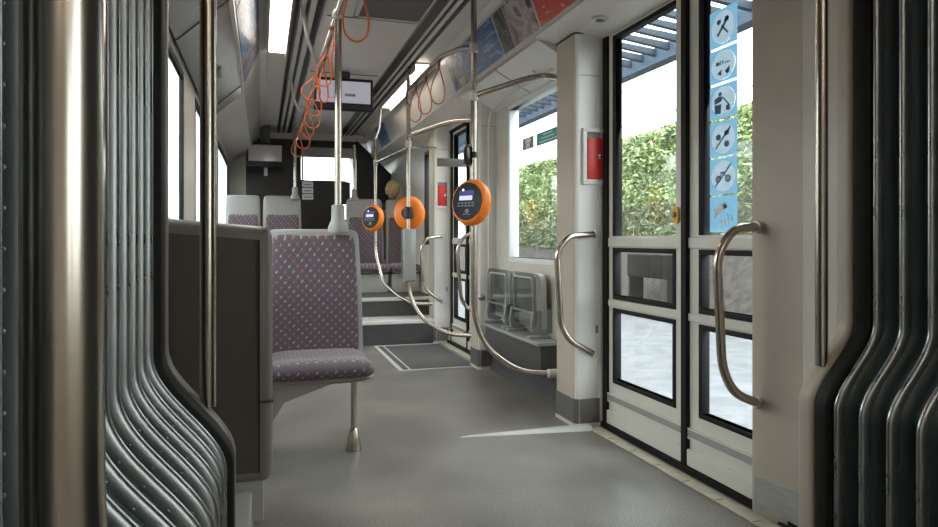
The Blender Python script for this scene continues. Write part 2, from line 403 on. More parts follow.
# cross joints of ceiling
for i, y in enumerate((4.45, 5.98, 7.6)):
    q = MB(); q.box((.40, y, ZC - .004), (.98, y + .012, ZC + .004)); struct(q.build('trim_%d' % (20 + i), 'ceiling_dark'), 'thin dark joint across the ceiling panels')

# cove linings right and left (light band above and below the posters)
def cove_panel(x0, z0, x1, z1, y0, y1, name, material, parent=None, t=.008, off=.004):
    a = Vector((x0, 0, z0)); b = Vector((x1, 0, z1)); d = (b - a).normalized(); nrm = Vector((-d.z, 0, d.x))
    if nrm.dot(Vector((CX, 0, 1.2)) - a) < 0: nrm = -nrm
    q = MB(); A = [a + nrm * off, b + nrm * off, b + nrm * (off + t), a + nrm * (off + t)]
    q.add([p + Vector((0, y0, 0)) for p in A] + [p + Vector((0, y1, 0)) for p in A], [(0, 1, 2, 3), (7, 6, 5, 4), (0, 4, 5, 1), (1, 5, 6, 2), (2, 6, 7, 3), (3, 7, 4, 0)])
    return q.build(name, material, parent)
struct(cove_panel(1.37, 2.42, 1.475, 2.15, 1.6, YE, 'trim_7', 'cove', None, .004, .001), 'pale cove panel carrying the advertising posters on the right')
struct(cove_panel(-.138, 2.15, -.02, 2.42, 1.6, YE, 'trim_8', 'cove', None, .004, .001), 'grey cove panel carrying the posters on the left')
hd = cove_panel(1.475, 2.15, 1.60, 2.115, 1.6, 3.6, 'trim_9', 'cream', None, .006, .001); struct(hd, 'cream soffit over the near double door')
cove_panel(1.60, 2.115, 1.76, 2.088, 1.6, 3.6, 'soffit_edge', 'cream', hd, .006, .001)
# window-side overhead cover, slightly lower, with round lock
hc = empty('trim_10'); struct(hc, 'light grey overhead cover with a round lock above the window')
q = MB(); q.prism([(1.49, 2.13), (1.75, 1.99), (1.75, 2.08), (1.60, 2.12)], (0, 3.56, 0), (1, 0, 0), (0, 0, 1), (0, 1.6, 0)); q.build('cover_panel', 'white_panel', hc)
q = MB(); q.lathe([(.0, 0), (.014, 0), (.014, .006), (.009, .008), (0, .008)], at(550, 55, X=1.60) if False else (1.63, 3.95, 2.056), (-.47, 0, -.88), seg=16); q.build('lock', 'steel', hc)
q = MB(); q.prism([(1.488, 2.1285), (1.748, 1.9885), (1.75, 1.995), (1.49, 2.135)], (0, 4.28, 0), (1, 0, 0), (0, 0, 1), (0, .008, 0)); q.build('joint', 'ceiling_dark', hc)
cv = empty('trim_11'); struct(cv, 'glossy grey overhead cover with locks above the left windows')
q = MB(); q.prism([(-.152, 2.142), (-.385, 1.93), (-.40, 2.04), (-.345, 2.055)], (0, 1.7, 0), (1, 0, 0), (0, 0, 1), (0, 3.9, 0)); q.build('cover_panel', 'cover_grey', cv)
for y in (2.35, 2.95, 4.4):
    q = MB(); q.box((-.275, y, 2.0), (-.235, y + .07, 2.058), bev=.004); q.build('lock', 'steel_dark', cv)
for y in (3.42, 5.3):
    q = MB(); q.prism([(-.148, 2.139), (-.388, 1.92), (-.392, 1.925), (-.152, 2.145)], (0, y, 0), (1, 0, 0), (0, 0, 1), (0, .01, 0)); q.build('joint', 'ceiling_dark', cv)

# side walls
D1 = (1.86, 3.29, 0.0, 2.10); W1 = (3.58, 4.72, .84, 1.99); D2 = (5.20, 6.38, 0, 2.06); W2 = (6.72, 7.42, .95, 1.98)
holesR = [D1, W1, D2, W2, (-3.6, -2.2, .85, 1.95), (-2.0, -.6, .85, 1.95)]
m_ = MB(); wall_holes(m_, XR, XR + .07, (YR, YE + 1.9), (-.05, 2.12), holesR); struct(m_.build('wall_right', 'cream', ang=20), 'cream side wall on the right with windows and doorways')
holesL = [(2.20, 3.90, .92, 1.89), (4.55, 6.3, .92, 1.89), (6.85, 9.0, 1.12, 1.95)]  # unseen rear stretch left windowless to keep light off the right bellows
m_ = MB(); wall_holes(m_, XL - .02, XL, (YR, YE + 1.9), (-.05, 2.12), holesL); struct(m_.build('wall_left', 'cream', ang=20), 'cream side wall on the left behind the seats')
m_ = MB(); m_.box((XL - .07, YR - .06, -.05), (XR + .07, YR, 2.5)); struct(m_.build('wall_back', 'cream'), 'plain cream wall at the rear end')

WN = [0]
def window(h, side, mullion=False, fr='black', pane='glass'):
    WN[0] += 1; x = XR if side > 0 else XL; xi = x - side * .004; xo = x + side * (.07 if side > 0 else .02)
    y0, y1, z0, z1 = h; w = .035
    q = MB()
    for (a, b, c, d) in ((y0, y1, z0, z0 + w), (y0, y1, z1 - w, z1), (y0, y0 + w, z0 + w, z1 - w), (y1 - w, y1, z0 + w, z1 - w)):
        q.box((min(xi, xo), a, c), (max(xi, xo), b, d), bev=.004)
    o = q.build('window_%d' % WN[0], fr); struct(o)
    p = MB(); xx = x + side * (.035 if side > 0 else .008); p.box((xx - .003, y0 + w, z0 + w), (xx + .003, y1 - w, z1 - w)); p.build('pane', pane, o)
    return o
w1 = window(W1, 1, fr='label_white'); w1['label'] = 'window with pale frame between the two doors, hedge outside'
w2 = window(W2, 1); w2['label'] = 'far window on the right beside the raised seats'
for hh, lb in zip(holesR[4:], ('last window on the right behind the camera', 'window on the right behind the bellows')): window(hh, 1)['label'] = lb
for hh, lb in zip(holesL, ('black edged window at far left behind the near pole', 'second window on the left wall', 'far left window by the raised seats')): window(hh, -1)['label'] = lb
# stickers on window 1
def wallsign(name, x, y0, y1, z0, z1, mats, parent, deco=None, t=.003, side=1, **kw):
    q = MB(); q.box((x - t, y0, z0), (x, y1, z1), 0)
    if deco: deco(q, x - t - .0008, y1, z0, y1 - y0, z1 - z0)
    return q.build(name, mats, parent, **kw)
def lines(rows):
    def f(q, x, yl, z0, w, h):
        for (a, b, c, d) in rows: q.box((x, yl - w * b, z0 + h * c), (x + .001, yl - w * a, z0 + h * d), 1)
    return f
def yz(px, py, X): p = at(px, py, X=X); return p.y, p.z
XG1 = XR + .031
ya = yz(523, 133, XG1)[0]; yb = yz(534, 145, XG1)[0]; za = yz(541, 132.5, XG1)[1]; zb = yz(541, 145, XG1)[1]; yc, _ = yz(537, 133, XG1); yd, _ = yz(560, 133, XG1)
wallsign('sticker', XG1, yb, ya, zb, za, ['sign_grey', 'label_white'], w1, lines([(.25, .75, .55, .9), (.35, .65, .1, .5), (.12, .88, .04, .08)]), label='small grey pictogram sticker')
wallsign('sticker', XG1, yd, yc, zb, za, ['teal', 'label_white'], w1, lines([(.3, .7, .72, .80), (.22, .78, .45, .53), (.12, .88, .18, .26)]), label='teal notice sticker with three lines of small print')
XG2 = XR + .031
wallsign('sticker', XG2, 6.8, 7.3, 1.5, 1.60, ['teal', 'label_white'], w2, lines([(.1, .3, .2, .8), (.4, .9, .6, .7), (.4, .9, .3, .4)]), label='teal notice sticker')

# dark cove floor skirting + shelf box under flip seats
m_ = MB(); m_.prism([(1.69, 0), (1.74, 0), (1.74, .19), (1.72, .19), (1.705, .04)], (0, 3.6, 0), (1, 0, 0), (0, 0, 1), (0, 1.42, 0)); struct(m_.build('baseboard_right', 'step_dark'), 'dark coved skirting under the folding seats')
bx = empty('equipment_box', (1.67, 4.0, .19)); tag(bx, 'dark grey ledge box on the wall under the folding seats', 'box')
def rel(o, mb, name, material, **kw):
    r = mb.build(name, material, o, **kw); L = Vector(o.location)
    r.data.transform(Matrix.Translation(-L)); return r
q = MB(); q.box((1.60, 3.78, .19), (1.74, 4.85, .36), bev=.006); rel(bx, q, 'box_body', 'mat_dark')
q = MB(); q.box((1.57, 3.76, .362), (1.739, 4.87, .385), bev=.006); rel(bx, q, 'shelf', 'cover_grey')

# pillars beside doors
def pillar(n, yf, yb, lb, xi=1.60, cab=True):
    q = MB(); pl = [(xi, yb), (xi, yf + .018), (xi + .005, yf + .005), (xi + .018, yf), (1.80, yf), (1.80, yb)]
    q.prism(pl, (0, 0, 0), (1, 0, 0), (0, 1, 0), (0, 0, 2.135))
    o = q.build('trim_%d' % n, 'white_panel', ang=20); struct(o, lb)
    q = MB(); q.box((xi + .021, yf - .003, .02), (1.79, yf + .002, .150)); q.build('kick_plate', 'steel_dark', o)
    q = MB(); q.prism([(xi - .006, yb), (xi - .006, yf + .015), (xi + .015, yf - .004), (xi + .016, yf + .004), (xi + .002, yf + .02), (xi + .002, yb)], (0, 0, .02), (1, 0, 0), (0, 1, 0), (0, 0, .13)); q.build('kick_plate', 'kick_grey', o)
    q = MB(); q.prism([(xi - .009, yb), (xi - .009, yf + .012), (xi + .012, yf - .007), (xi + .02, yf - .009), (1.79, yf - .009), (1.79, yb)], (0, 0, 0), (1, 0, 0), (0, 1, 0), (0, 0, .018)); q.build('base_trim', 'cream', o)
    q = MB(); q.box((xi + .02, yf - .0015, 1.88), (1.795, yf + .002, 1.884)); q.box((xi - .0015, yf + .02, 1.88), (xi + .002, yb, 1.884)); q.build('seam', 'cover_grey', o)
    q = MB(); q.box((1.715, yf - .003, .50), (1.73, yf + .002, .54), bev=.001); q.build('lock_slot', 'button_grey', o)
    q = MB(); q.box((xi - .004, yf + .02, .15), (xi, yb - .01, 2.1)); q.build('aisle_lining', 'beige', o)
    return o
pillar(12, 3.30, 3.545, 'white pillar with kick plate at the far side of the near double door')
pillar(13, 5.00, 5.20, 'cream pillar between the folding seats and the far door', xi=1.60)
pillar(14, 6.40, 6.62, 'white pillar beyond the far door by the steps', xi=1.60)
# little dark roof above pillars
for i, (yf, yb) in enumerate(((3.30, 3.545), (5.0, 5.2), (6.4, 6.62))):
    q = MB(); q.prism([(1.592, yb), (1.592, yf + .014), (1.604, yf - .004), (1.615, yf - .01), (1.80, yf - .01), (1.80, yb)], (0, 0, 2.1), (1, 0, 0), (0, 1, 0), (0, 0, .012)); struct(q.build('trim_%d' % (30 + i), 'black'), 'thin dark joint between pillar and soffit')
# door pocket posts (grey strips each side of door)
def jamb(n, y0, y1, z1, lb):
    q = MB(); q.box((1.715, y0, 0), (1.82, y0 + .028, z1), 0); q.box((1.735, y0 + .028, 0), (1.82, y0 + .05, z1), 1)
    o = q.build('trim_%d' % n, ['rubber', 'cover_grey']); struct(o, lb)
# red cabinets on pillars
def red_cab(px0, px1, py0, py1, yf, label):
    a = at(px0, py0, Y=yf - .001); b = at(px1, py1, Y=yf - .001); o = empty('emergency_cabinet', (a.x, yf, b.z)); tag(o, label, 'emergency box', 'emergency boxes on the door pillars')
    w = b.x - a.x; hh = a.z - b.z; e = .022 * w / .14
    q = MB(); q.box((0, -.018, 0), (e, 0, hh), bev=.003); q.box((w - e, -.018, 0), (w, 0, hh), bev=.003); q.box((e * .9, -.018, 0), (w - e * .9, 0, e * 1.2), bev=.003); q.box((e * .9, -.018, hh - e * 1.0), (w - e * .9, 0, hh), bev=.003)
    q.build('frame', 'white_panel', o)
    q = MB(); q.box((e, -.004, e), (w - e, -.001, hh - e)); q.build('recess', 'mark_grey', o)
    q = MB(); q.box((e * 1.3, -.014, e * 1.4), (w - e * 1.3, -.004, hh * .83), bev=.002); dr = q.build('door', 'red', o)
    q = MB(); q.box((w * .62, -.02, hh * .48), (w * .74, -.014, hh * .535), bev=.002); q.lathe([(.006, 0), (.006, .008), (0, .008)], (w * .68, -.014, hh * .46), (0, -1, 0), seg=12); q.build('latch', 'steel', dr)
    for (x, z) in ((.08, .05), (.92, .05), (.08, .95), (.92, .95)):
        q = MB(); q.lathe([(.004, 0), (.003, .002), (0, .002)], (w * x, -.018, hh * z), (0, -1, 0), seg=8); q.build('screw', 'steel_dark', o)
red_cab(582, 606, 128, 185, 3.30, 'red fronted emergency box in white frame on the near door pillar')
red_cab(435, 449, 180, 209, 6.40, 'small looking red emergency box on the distant pillar beyond the far door')

# ---------------------------------------------------------------- doors
def leaf(door, y0, y1, zt, seamside, stickers=False):
    """leaf from y0 (near) to y1 (far); X = 1.77"""
    X0, X1 = 1.765, 1.80
    sL = .065 if seamside == 'near' else .055
    op = [(y0 + .085, y1 - .045, 1.02, zt - .03), (y0 + .085, y1 - .045, .69, .96), (y0 + .085, y1 - .045, .25, .645)]
    if seamside == 'far': op = [(y0 + .05, y1 - .085, c, d) for a, b, c, d in op]
    m_ = MB(); wall_holes(m_, X0, X1, (y0, y1), (.03, zt), op)
    m_.box((X0 - .012, y0, .145), (X0, y1, .155)); m_.box((X0 - .012, y0, .185), (X0, y1, .192)); m_.box((X0 - .016, y0, .03), (X0, y1, .10), bev=.004)
    m_.box((X0 - .008, y0, .965), (X0, y1, 1.012), bev=.003); m_.box((X0 - .008, y0, .652), (X0, y1, .685), bev=.003)
    lf = m_.build('door_leaf', 'door_cream', door, ang=20)
    q = MB()
    for k_, (a, b, c, d) in enumerate(op):
        e = .022
        if k_ == 0:
            q.box((X0 - .006, b - e - .01, c), (X1, b, d), bev=.003); q.box((X0 - .006, a, d - e), (X1, b - e - .01, d), bev=.003); continue
        for (p, r, s, t) in ((a, b, c, c + e), (a, b, d - e, d), (a, a + e, c + e, d - e), (b - e, b, c + e, d - e)): q.box((X0 - .006, p, s), (X1, r, t), bev=.003)
    q.build('window_gasket', 'rubber', lf)
    for a, b, c, d in op:
        q = MB(); q.box((X0 + .013, a + .02, c + .02), (X0 + .018, b - .02, d - .02)); q.build('pane', 'glass', lf)
    ys = y0 if seamside == 'near' else y1
    q = MB(); s_ = .017; q.box((X0 - .022, ys - s_ if seamside == 'far' else ys, .03), (X1 + .004, ys + s_ if seamside == 'near' else ys, zt)); q.build('rubber_edge', 'rubber', lf)
    q = MB(); q.box((X0 - .012, y0, .156), (X0 - .010, y1, .184)); q.box((X0 - .010, y0 + .05, .158), (X0 - .004, y0 + .09, .182)); q.build('guide_channel', 'cover_grey', lf)
    return lf, op
d1 = empty('door_1', (0, 0, 0)); struct(d1, 'near double door with six panes')
SEAM = 2.545
lfA, opA = leaf(d1, SEAM, 3.24, 2.10, 'near'); lfA['label'] = 'far leaf with the yellow button'
lfB, opB = leaf(d1, 1.86, SEAM, 2.10, 'far'); lfB['label'] = 'near leaf with the blue pictogram stickers'
q = MB(); q.box((1.74, 1.86, 0.0), (1.80, 3.29, .028)); q.box((1.752, 3.24, 0), (1.81, 3.288, 2.1)); q.box((1.74, 1.86, 2.085), (1.81, 3.29, 2.12)); q.build('door_seal', 'rubber', d1)
d2 = empty('door_2'); struct(d2, 'far door beyond the folding seats')
lfC, opC = leaf(d2, 5.24, 5.80, 2.04, 'far'); lfD, opD = leaf(d2, 5.80, 6.33, 2.04, 'near')
q = MB(); q.box((1.72, 5.2, 0.0), (1.80, 6.38, .028)); q.box((1.752, 6.33, 0), (1.81, 6.378, 2.05)); q.box((1.752, 5.202, 0), (1.81, 5.24, 2.05)); q.box((1.74, 5.2, 2.035), (1.81, 6.38, 2.06)); q.build('door_seal', 'rubber', d2)
# yellow button
yb_, zb_ = yz(676, 215, 1.76)
q = MB(); R0 = [(.018 * math.cos(a) , .045 * math.sin(a) if False else (.022 * math.sin(a) + (.022 if math.sin(a) >= 0 else -.022))) for a in [2 * PI * i / 24 for i in range(24)]]
q.prism([(a * 1.35, b * .85) for a, b in R0], (1.765, yb_, zb_), (0, 1, 0), (0, 0, 1), (-.012, 0, 0), 0)
q.lathe([(.013, 0), (.013, .007), (.009, .010), (0, .010)], (1.753, yb_, zb_), (-1, 0, 0), 1, 16)
q.build('door_button', ['yellow', 'button_grey'], lfA, label='yellow oval door button with dark centre')
# pictogram stickers on the near leaf glass
XS = 1.765 + .0125
y_a = at(710, 30, X=XS).y; y_b = at(737.5, 30, X=XS).y
tops = [8, 48, 84, 121, 158, 196]; bots = [46, 82, 118, 156, 194, 232]
def circ(cx, cy, r, n=28): return [(cx + r * math.cos(2 * PI * i / n), cy + r * math.sin(2 * PI * i / n)) for i in range(n)]
def barp(x0, y0, x1, y1, w):
    dx, dy = x1 - x0, y1 - y0; l = math.hypot(dx, dy); nx, ny = -dy / l * w / 2, dx / l * w / 2
    return [(x0 + nx, y0 + ny), (x0 - nx, y0 - ny), (x1 - nx, y1 - ny), (x1 + nx, y1 + ny)]
picts = [
 ([barp(.3, .3, .7, .72, .07), barp(.68, .3, .45, .55, .05), circ(.36, .66, .07), [(.55, .62), (.72, .62), (.68, .75), (.58, .75)]], 'food'),
 ([[(.25, .52), (.38, .52), (.38, .62), (.25, .62)], barp(.42, .52, .42, .64, .03), barp(.50, .52, .50, .64, .03), barp(.56, .55, .76, .55, .03), [(.28, .28), (.45, .38), (.45, .2)], [(.58, .3), (.74, .42), (.74, .25), (.64, .2)]], 'feet'),
 ([circ(.40, .72, .06), [(.2, .45), (.45, .5), (.5, .62), (.35, .66), (.2, .6)], [(.22, .15), (.42, .15), (.44, .42), (.2, .42)], barp(.5, .6, .72, .35, .04), [(.62, .2), (.75, .2), (.75, .35), (.62, .35)]], 'litter'),
 ([circ(.34, .55, .09), circ(.64, .33, .09), [(.55, .55), (.72, .6), (.74, .74), (.56, .7)], barp(.22, .22, .78, .8, .045)], 'drink'),
 ([circ(.33, .42, .10), circ(.68, .42, .10), barp(.33, .42, .48, .6, .03), barp(.48, .6, .68, .42, .03), barp(.4, .6, .62, .6, .03), barp(.2, .2, .8, .82, .045)], 'bicycle'),
]
for i in range(6):
    zt = at(723, tops[i], X=XS).z; zb = at(723, bots[i], X=XS).z; w = y_a - y_b; hh = zt - zb
    q = MB(); U = Vector((0, -w, 0)); V = Vector((0, 0, hh)); O = Vector((XS - .0005, y_a, zb))
    if i < 5:
        inn = circ(.5, .5, .43, 32); out_ = []
        for a_, b_ in inn:
            dx, dy = a_ - .5, b_ - .5; k_ = .5 / max(abs(dx), abs(dy)); out_.append((.5 + dx * k_, .5 + dy * k_))
        q.grid([[O + U * a_ + V * b_ for a_, b_ in inn], [O + U * a_ + V * b_ for a_, b_ in out_]], 0, close_u=True)
    else: q.add([O, O + U, O + U + V, O + V], [(0, 1, 2, 3)], 0)
    O2 = O + Vector((-.0005, 0, 0))
    if i == 5: O2 = O + Vector((-.0025, 0, 0))
    if i < 5:
        q.prism([(.5 + (a - .5), .5 + (b - .5)) for a, b in circ(.5, .5, .43)], O2, U, V, (-.0008, 0, 0), 1); O3 = O2 + Vector((-.0012, 0, 0))
        for p in picts[i][0]: q.prism(p, O3, U, V, (-.0008, 0, 0), 0)
        for p in ([circ(.33, .42, .06), circ(.68, .42, .06)] if i == 4 else []): q.prism(p, O3 + Vector((-.001, 0, 0)), U, V, (-.0006, 0, 0), 1)
    else:
        for p in ([(.15, .62), (.55, .85), (.66, .68), (.28, .46)], barp(.28, .5, .2, .38, .06), circ(.60, .72, .07), barp(.42, .35, .40, .08, .08), barp(.55, .4, .62, .15, .06), barp(.68, .48, .74, .2, .05), barp(.8, .5, .84, .28, .05)): q.prism(p, O2, U, V, (-.0008, 0, 0), 2)
    names = ['topmost blue sticker with crossed utensils', 'second sticker down with small row of marks', 'third sticker down with figure and bin', 'fourth sticker down with crossed out shapes', 'fifth sticker down with crossed out bicycle', 'lowest sticker with white camera shape']
    q.build('pictogram_sticker', ['sticker_blue', 'sticker_light', 'label_white'], lfB, label=names[i])
# door sill strips
def sill(n, y0, y1, lb):
    q = MB(); q.box((1.655, y0, 0), (1.722, y1, .006), bev=.002); o = q.build('trim_%d' % n, 'sill_cream'); struct(o, lb)
    q = MB(); yy = y0 + .1
    while yy < y1: q.box((1.655, yy, .0058), (1.69, yy + .004, .007)); yy += .21
    q.build('sill_mark', 'step_dark', o)
sill(15, 1.9, 3.27, 'scuffed pale strip along the near door sill'); sill(16, 5.22, 6.36, 'pale strip along the far door sill')
# tapered white floor ridge at pillar
pA = at(460, 437, Z=0); q = MB()
q.add([(pA.x, 3.315, 0), (1.66, 3.29, 0), (1.66, 3.22, 0), (pA.x, 3.305, 0), (pA.x + .05, 3.313, .006), (1.66, 3.285, .022), (1.66, 3.235, .022), (pA.x + .05, 3.308, .006)],
      [(0, 1, 2, 3), (4, 7, 6, 5), (0, 4, 5, 1), (3, 2, 6, 7), (1, 5, 6, 2), (0, 3, 7, 4)])
tag(q.build('floor_ridge', 'nosing'), 'narrow pale metal ridge tapering across the floor from the near door pillar', 'floor strip')
# spotlight and screw in soffit
sl = empty('spotlight', (1.62, 3.06, 2.105)); tag(sl, 'small round recessed spotlight in the soffit above the near door', 'spotlight')
q = MB(); q.lathe([(.045, .004), (.045, -.004), (.032, -.008), (.028, 0), (.028, .004)], (0, 0, 0), (0, 0, 1), seg=24); q.build('ring', 'cove', sl)
q = MB(); q.lathe([(.0, -.012), (.018, -.010), (.026, 0), (0, .0)], (0, 0, 0), (0, 0, 1), seg=20); q.build('lens', 'steel_dark', sl)

# ---------------------------------------------------------------- bellows and articulation frame
def off_path(side, z):
    up, lo = (.876, .745)
    t = min(1, max(0, (.78 - z) / .225)); t = t * t * (3 - 2 * t)
    return up + (lo - up) * t
ZS = [0, .2, .4, .5] + [.5 + .015 * i for i in range(1, 24)] + [1.0, 1.2, 1.5, 1.8, 2.11]
def bellows(side, label):
    B = empty('gangway_bellows', (CX + side * .8, .7, 0)); tag(B, label, 'bellows', 'bellows walls of the gangway'); L = Vector(B.location)
    p = .078; n = 20; y0 = 1.400 if side < 0 else 1.416
    m_ = MB(); rows = []
    prof = [(.006, .024)] + [(.006 + (p - .012) * j / 12, .024 + .026 * math.sin(PI * j / 12) ** .8) for j in range(1, 12)] + [(p - .006, .024)]
    for z in ZS: rows.append([(CX + side * (off_path(side, z) + a), y0 - dy, z) for dy, a in prof])
    m_.grid(rows); f0 = m_.build('fold', 'bellows', B, ang=80); f0.data.transform(Matrix.Translation(-L))
    # clamp strip with rivets between two folds
    m_ = MB(); rows = []
    for z in ZS:
        o = off_path(side, z); c = [(.0095 * math.sin(t) ** .8 * (1 if k < 6 else 1), .030) if False else (.0085 * math.cos(t), .013 - .013 * math.sin(t)) for k, t in enumerate([PI * i / 8 for i in range(9)])]
        c = [(.0075, .030), (.0095, .022)] + c + [(-.0095, .022), (-.0075, .030)]
        rows.append([(CX + side * (o + b_), y0 + a_, z) for a_, b_ in c])
    m_.grid([r_[:5] for r_ in rows], 1); m_.grid([r_[4:9] for r_ in rows], 0); m_.grid([r_[8:] for r_ in rows], 1)
    z = .02
    while z < 2.0:
        m_.lathe([(.003, 0), (.0026, .0015), (.001, .0022), (0, .0022)], (CX + side * (off_path(side, z) + .0215), y0 - .0092, z), (0, -1, 0), 1, 6); z += .036
    c0 = m_.build('clamp_strip', ['alu', 'flank_metal'], B, ang=50); c0.data.transform(Matrix.Translation(-L))
    for i in range(1, n):
        for s in (f0, c0):
            c = s.copy(); COL.objects.link(c); c.parent = B; c.location = (0, -p * i, 0)
    return B
bellows(-1, 'dark ribbed gangway bellows with riveted metal strips on the left'); bellows(1, 'dark teal ribbed gangway bellows filling the right edge')
def ring(side, y0, y1, din, dout, name, material, rnd, label, inner=0):
    m_ = MB(); rows = []
    for z in ZS:
        o = off_path(side, z) - inner; X = lambda d: CX + side * (o + d)
        c = [(X(dout), y1), (X(rnd), y1)]
        for j in range(5): a = PI / 2 * j / 4; c.append((X(rnd - rnd * math.sin(a)), y1 - rnd + rnd * math.cos(a)))
        for j in range(5): a = PI / 2 * j / 4; c.append((X(rnd - rnd * math.cos(a)), y0 + rnd - rnd * math.sin(a)))
        c += [(X(rnd), y0), (X(dout), y0)]
        rows.append([(a, b, z) for a, b in c])
    m_.grid(rows, close_u=True); return struct(m_.build(name, material, ang=50), label)
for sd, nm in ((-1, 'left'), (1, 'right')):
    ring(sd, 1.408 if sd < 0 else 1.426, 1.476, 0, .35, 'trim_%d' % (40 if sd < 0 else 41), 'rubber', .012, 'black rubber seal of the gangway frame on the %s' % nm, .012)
    ring(sd, 1.476, 1.536, 0, .35, 'trim_%d' % (42 if sd < 0 else 43), 'shell_rim' if sd < 0 else 'beige', .018, 'pale gangway frame post on the %s' % nm, .012)  # left post gets a darker colour to imitate shade on the same material
    ring(sd, -.30, -.14, 0, .35, 'trim_%d' % (44 if sd < 0 else 45), 'beige', .02, 'rear gangway frame post on the %s' % nm, .0)
    # closing panel from frame to side wall, curved in plan
    e_ = 0 if sd > 0 else -.02
    c = [(1.075, 1.84), (1.066, 1.85), (1.064, 1.93), (1.056, 2.02), (1.042, 2.07), (1.042, 2.085), (1.052, 2.094), (1.09, 2.094), (1.09, 1.84)]
    c = [(CX + sd * (x_ + e_), y_) for x_, y_ in c]
    q = MB(); q.prism(c, (0, 0, 0), (1, 0, 0), (0, 1, 0), (0, 0, 2.14)); o = struct(q.build('trim_%d' % (46 if sd < 0 else 47), 'beige', ang=40), 'smooth beige panel between gangway frame and %s side' % nm)
    c2 = [(x - sd * .004, y) for x, y in c[1:5]]; c3 = [(x - sd * .0, y) for x, y in c[1:5]][::-1]
    q = MB(); q.prism(c2 + c3, (0, 0, .012), (1, 0, 0), (0, 1, 0), (0, 0, .128)); q.build('kick_plate', 'steel_brushed', o)
q = MB(); q.box((XL - .07, -.30, 0), (CX - .88, -.2, 2.5)); q.box((CX + .88, -.3, 0), (XR + .07, -.2, 2.5)); struct(q.build('trim_48', 'cream'), 'end panels behind the bellows')
# outer skin behind bellows is the side wall itself

# ---------------------------------------------------------------- lamps in ceiling
def lamp(x0, x1, y0, y1, label):
    o = empty('ceiling_light', ((x0 + x1) / 2, (y0 + y1) / 2, ZC)); tag(o, label, 'ceiling light', 'ceiling light strips'); w = (x1 - x0) / 2; l = (y1 - y0) / 2
    q = MB(); q.box((-w - .012, -l - .012, -.012), (w + .012, l + .012, .01)); q.box((-w - .012, -l - .012, -.065), (-w - .002, l + .012, -.012)); q.box((w + .002, -l - .012, -.065), (w + .012, l + .012, -.012)); q.build('housing', 'cove', o)
    q = MB(); q.box((-w, -l, -.03), (w, l, -.013), bev=.008); q.build('diffuser', 'lamp', o)
lamp(.05, .165, 2.6, 5.36, 'long glowing ceiling light above the left seats'); lamp(1.205, 1.315, 5.45, 7.25, 'glowing ceiling light beyond the right grab rail')
lamp(.05, .165, -3.2, -.6, 'unseen light added on the left behind the gangway'); lamp(1.205, 1.315, -3.2, -.6, 'unseen light added on the right behind the gangway')  # unseen lamps behind the camera, added for the light they give

# ---------------------------------------------------------------- posters
def poster(y0, y1, material, label, side=1, deco=None):
    a, b = ((1.378, 2.405), (1.468, 2.168)) if side > 0 else ((-.028, 2.405), (-.130, 2.168))
    o = cove_panel(a[0], a[1], b[0], b[1], y0, y1, 'advertising_poster', material, None, .002, .0055)
    tag(o, label, 'poster', 'advertising posters in the ceiling coves')
poster(2.55, 3.44, 'poster_red', 'red poster with pale strokes, nearest on the right cove'); poster(3.47, 3.84, 'poster_photo', 'greyish pink photo poster between the red one and the dark one')
poster(3.85, 4.02, 'poster_dark', 'narrow dark patterned poster beside the blue one'); poster(4.04, 4.78, 'poster_blue', 'blue poster with thin white writing lines on the right cove')
poster(4.80, 5.15, 'poster_greyblue', 'grey and navy photo poster beyond the blue one')
poster(2.2, 2.9, 'poster_photo', 'pinkish photo poster nearest on the left cove', -1); poster(2.93, 3.6, 'poster_greyblue', 'navy and grey poster on the left cove', -1); poster(3.63, 4.6, 'poster_blue', 'blue poster on the left cove', -1); poster(4.63, 5.3, 'poster_greyblue', 'farthest grey blue poster on the left cove', -1)
poster(8.0, 8.6, 'poster_blue', 'small looking dark blue poster far ahead on the right cove')

# ---------------------------------------------------------------- tv monitors
def monitor(p, w, hh, label, mats, logo=True, rz=0):
    o = empty('monitor', p, rz); tag(o, label, 'screen', 'passenger screens')
    q = MB(); q.box((-w / 2, 0, -hh), (w / 2, .05, 0), bev=.005); q.build('casing', 'black', o)
    q = MB(); q.box((-w / 2 + .022, -.003, -hh + .05 * hh / .3 + .018), (w / 2 - .022, .001, -.026)); q.build('display', mats, o)
    if logo:
        q = MB()
        for i in range(5): x = .01 + i * .018; q.box((x, -.0045, -hh * .56), (x + .013, -.003, -hh * .56 + .024 - .004 * (i % 2)), 0)
        pts = [(-.105 + .075 * math.cos(a), -.0042, -hh * .36 + .075 * math.sin(a)) for a in [PI * (1.15 + .7 * i / 10) for i in range(11)]]
        q.tube(pts, .0035, 1, 6); q.build('logo', ['screen_text', 'screen_red'], o)
        q = MB(); q.box((-w / 2 + .022, -.002, -hh + .014), (w / 2 - .022, .0, -hh + .05)); q.build('info_bar', 'screen_bar', o)
    q = MB(); q.box((-.06, .052, -.05), (.06, .07, ZC - p[2]), bev=.003); q.build('bracket', 'ceiling_dark', o)
    return o
pm0 = at(314, 76, Y=5.85); pm1 = at(373, 112, Y=5.85)
monitor(((pm0.x + pm1.x) / 2, 5.85, pm0.z), pm1.x - pm0.x, pm0.z - pm1.z, 'wide white passenger screen hanging under the ceiling behind the tall pole', 'screen')
pm0 = at(244, 138, Y=8.9); pm1 = at(281, 163, Y=8.9)
monitor(((pm0.x + pm1.x) / 2 + .03, 8.9, pm0.z - .05), pm1.x - pm0.x, pm0.z - pm1.z, 'grey screen with a bright reflection high on the left of the cab wall', 'screen_far', False)

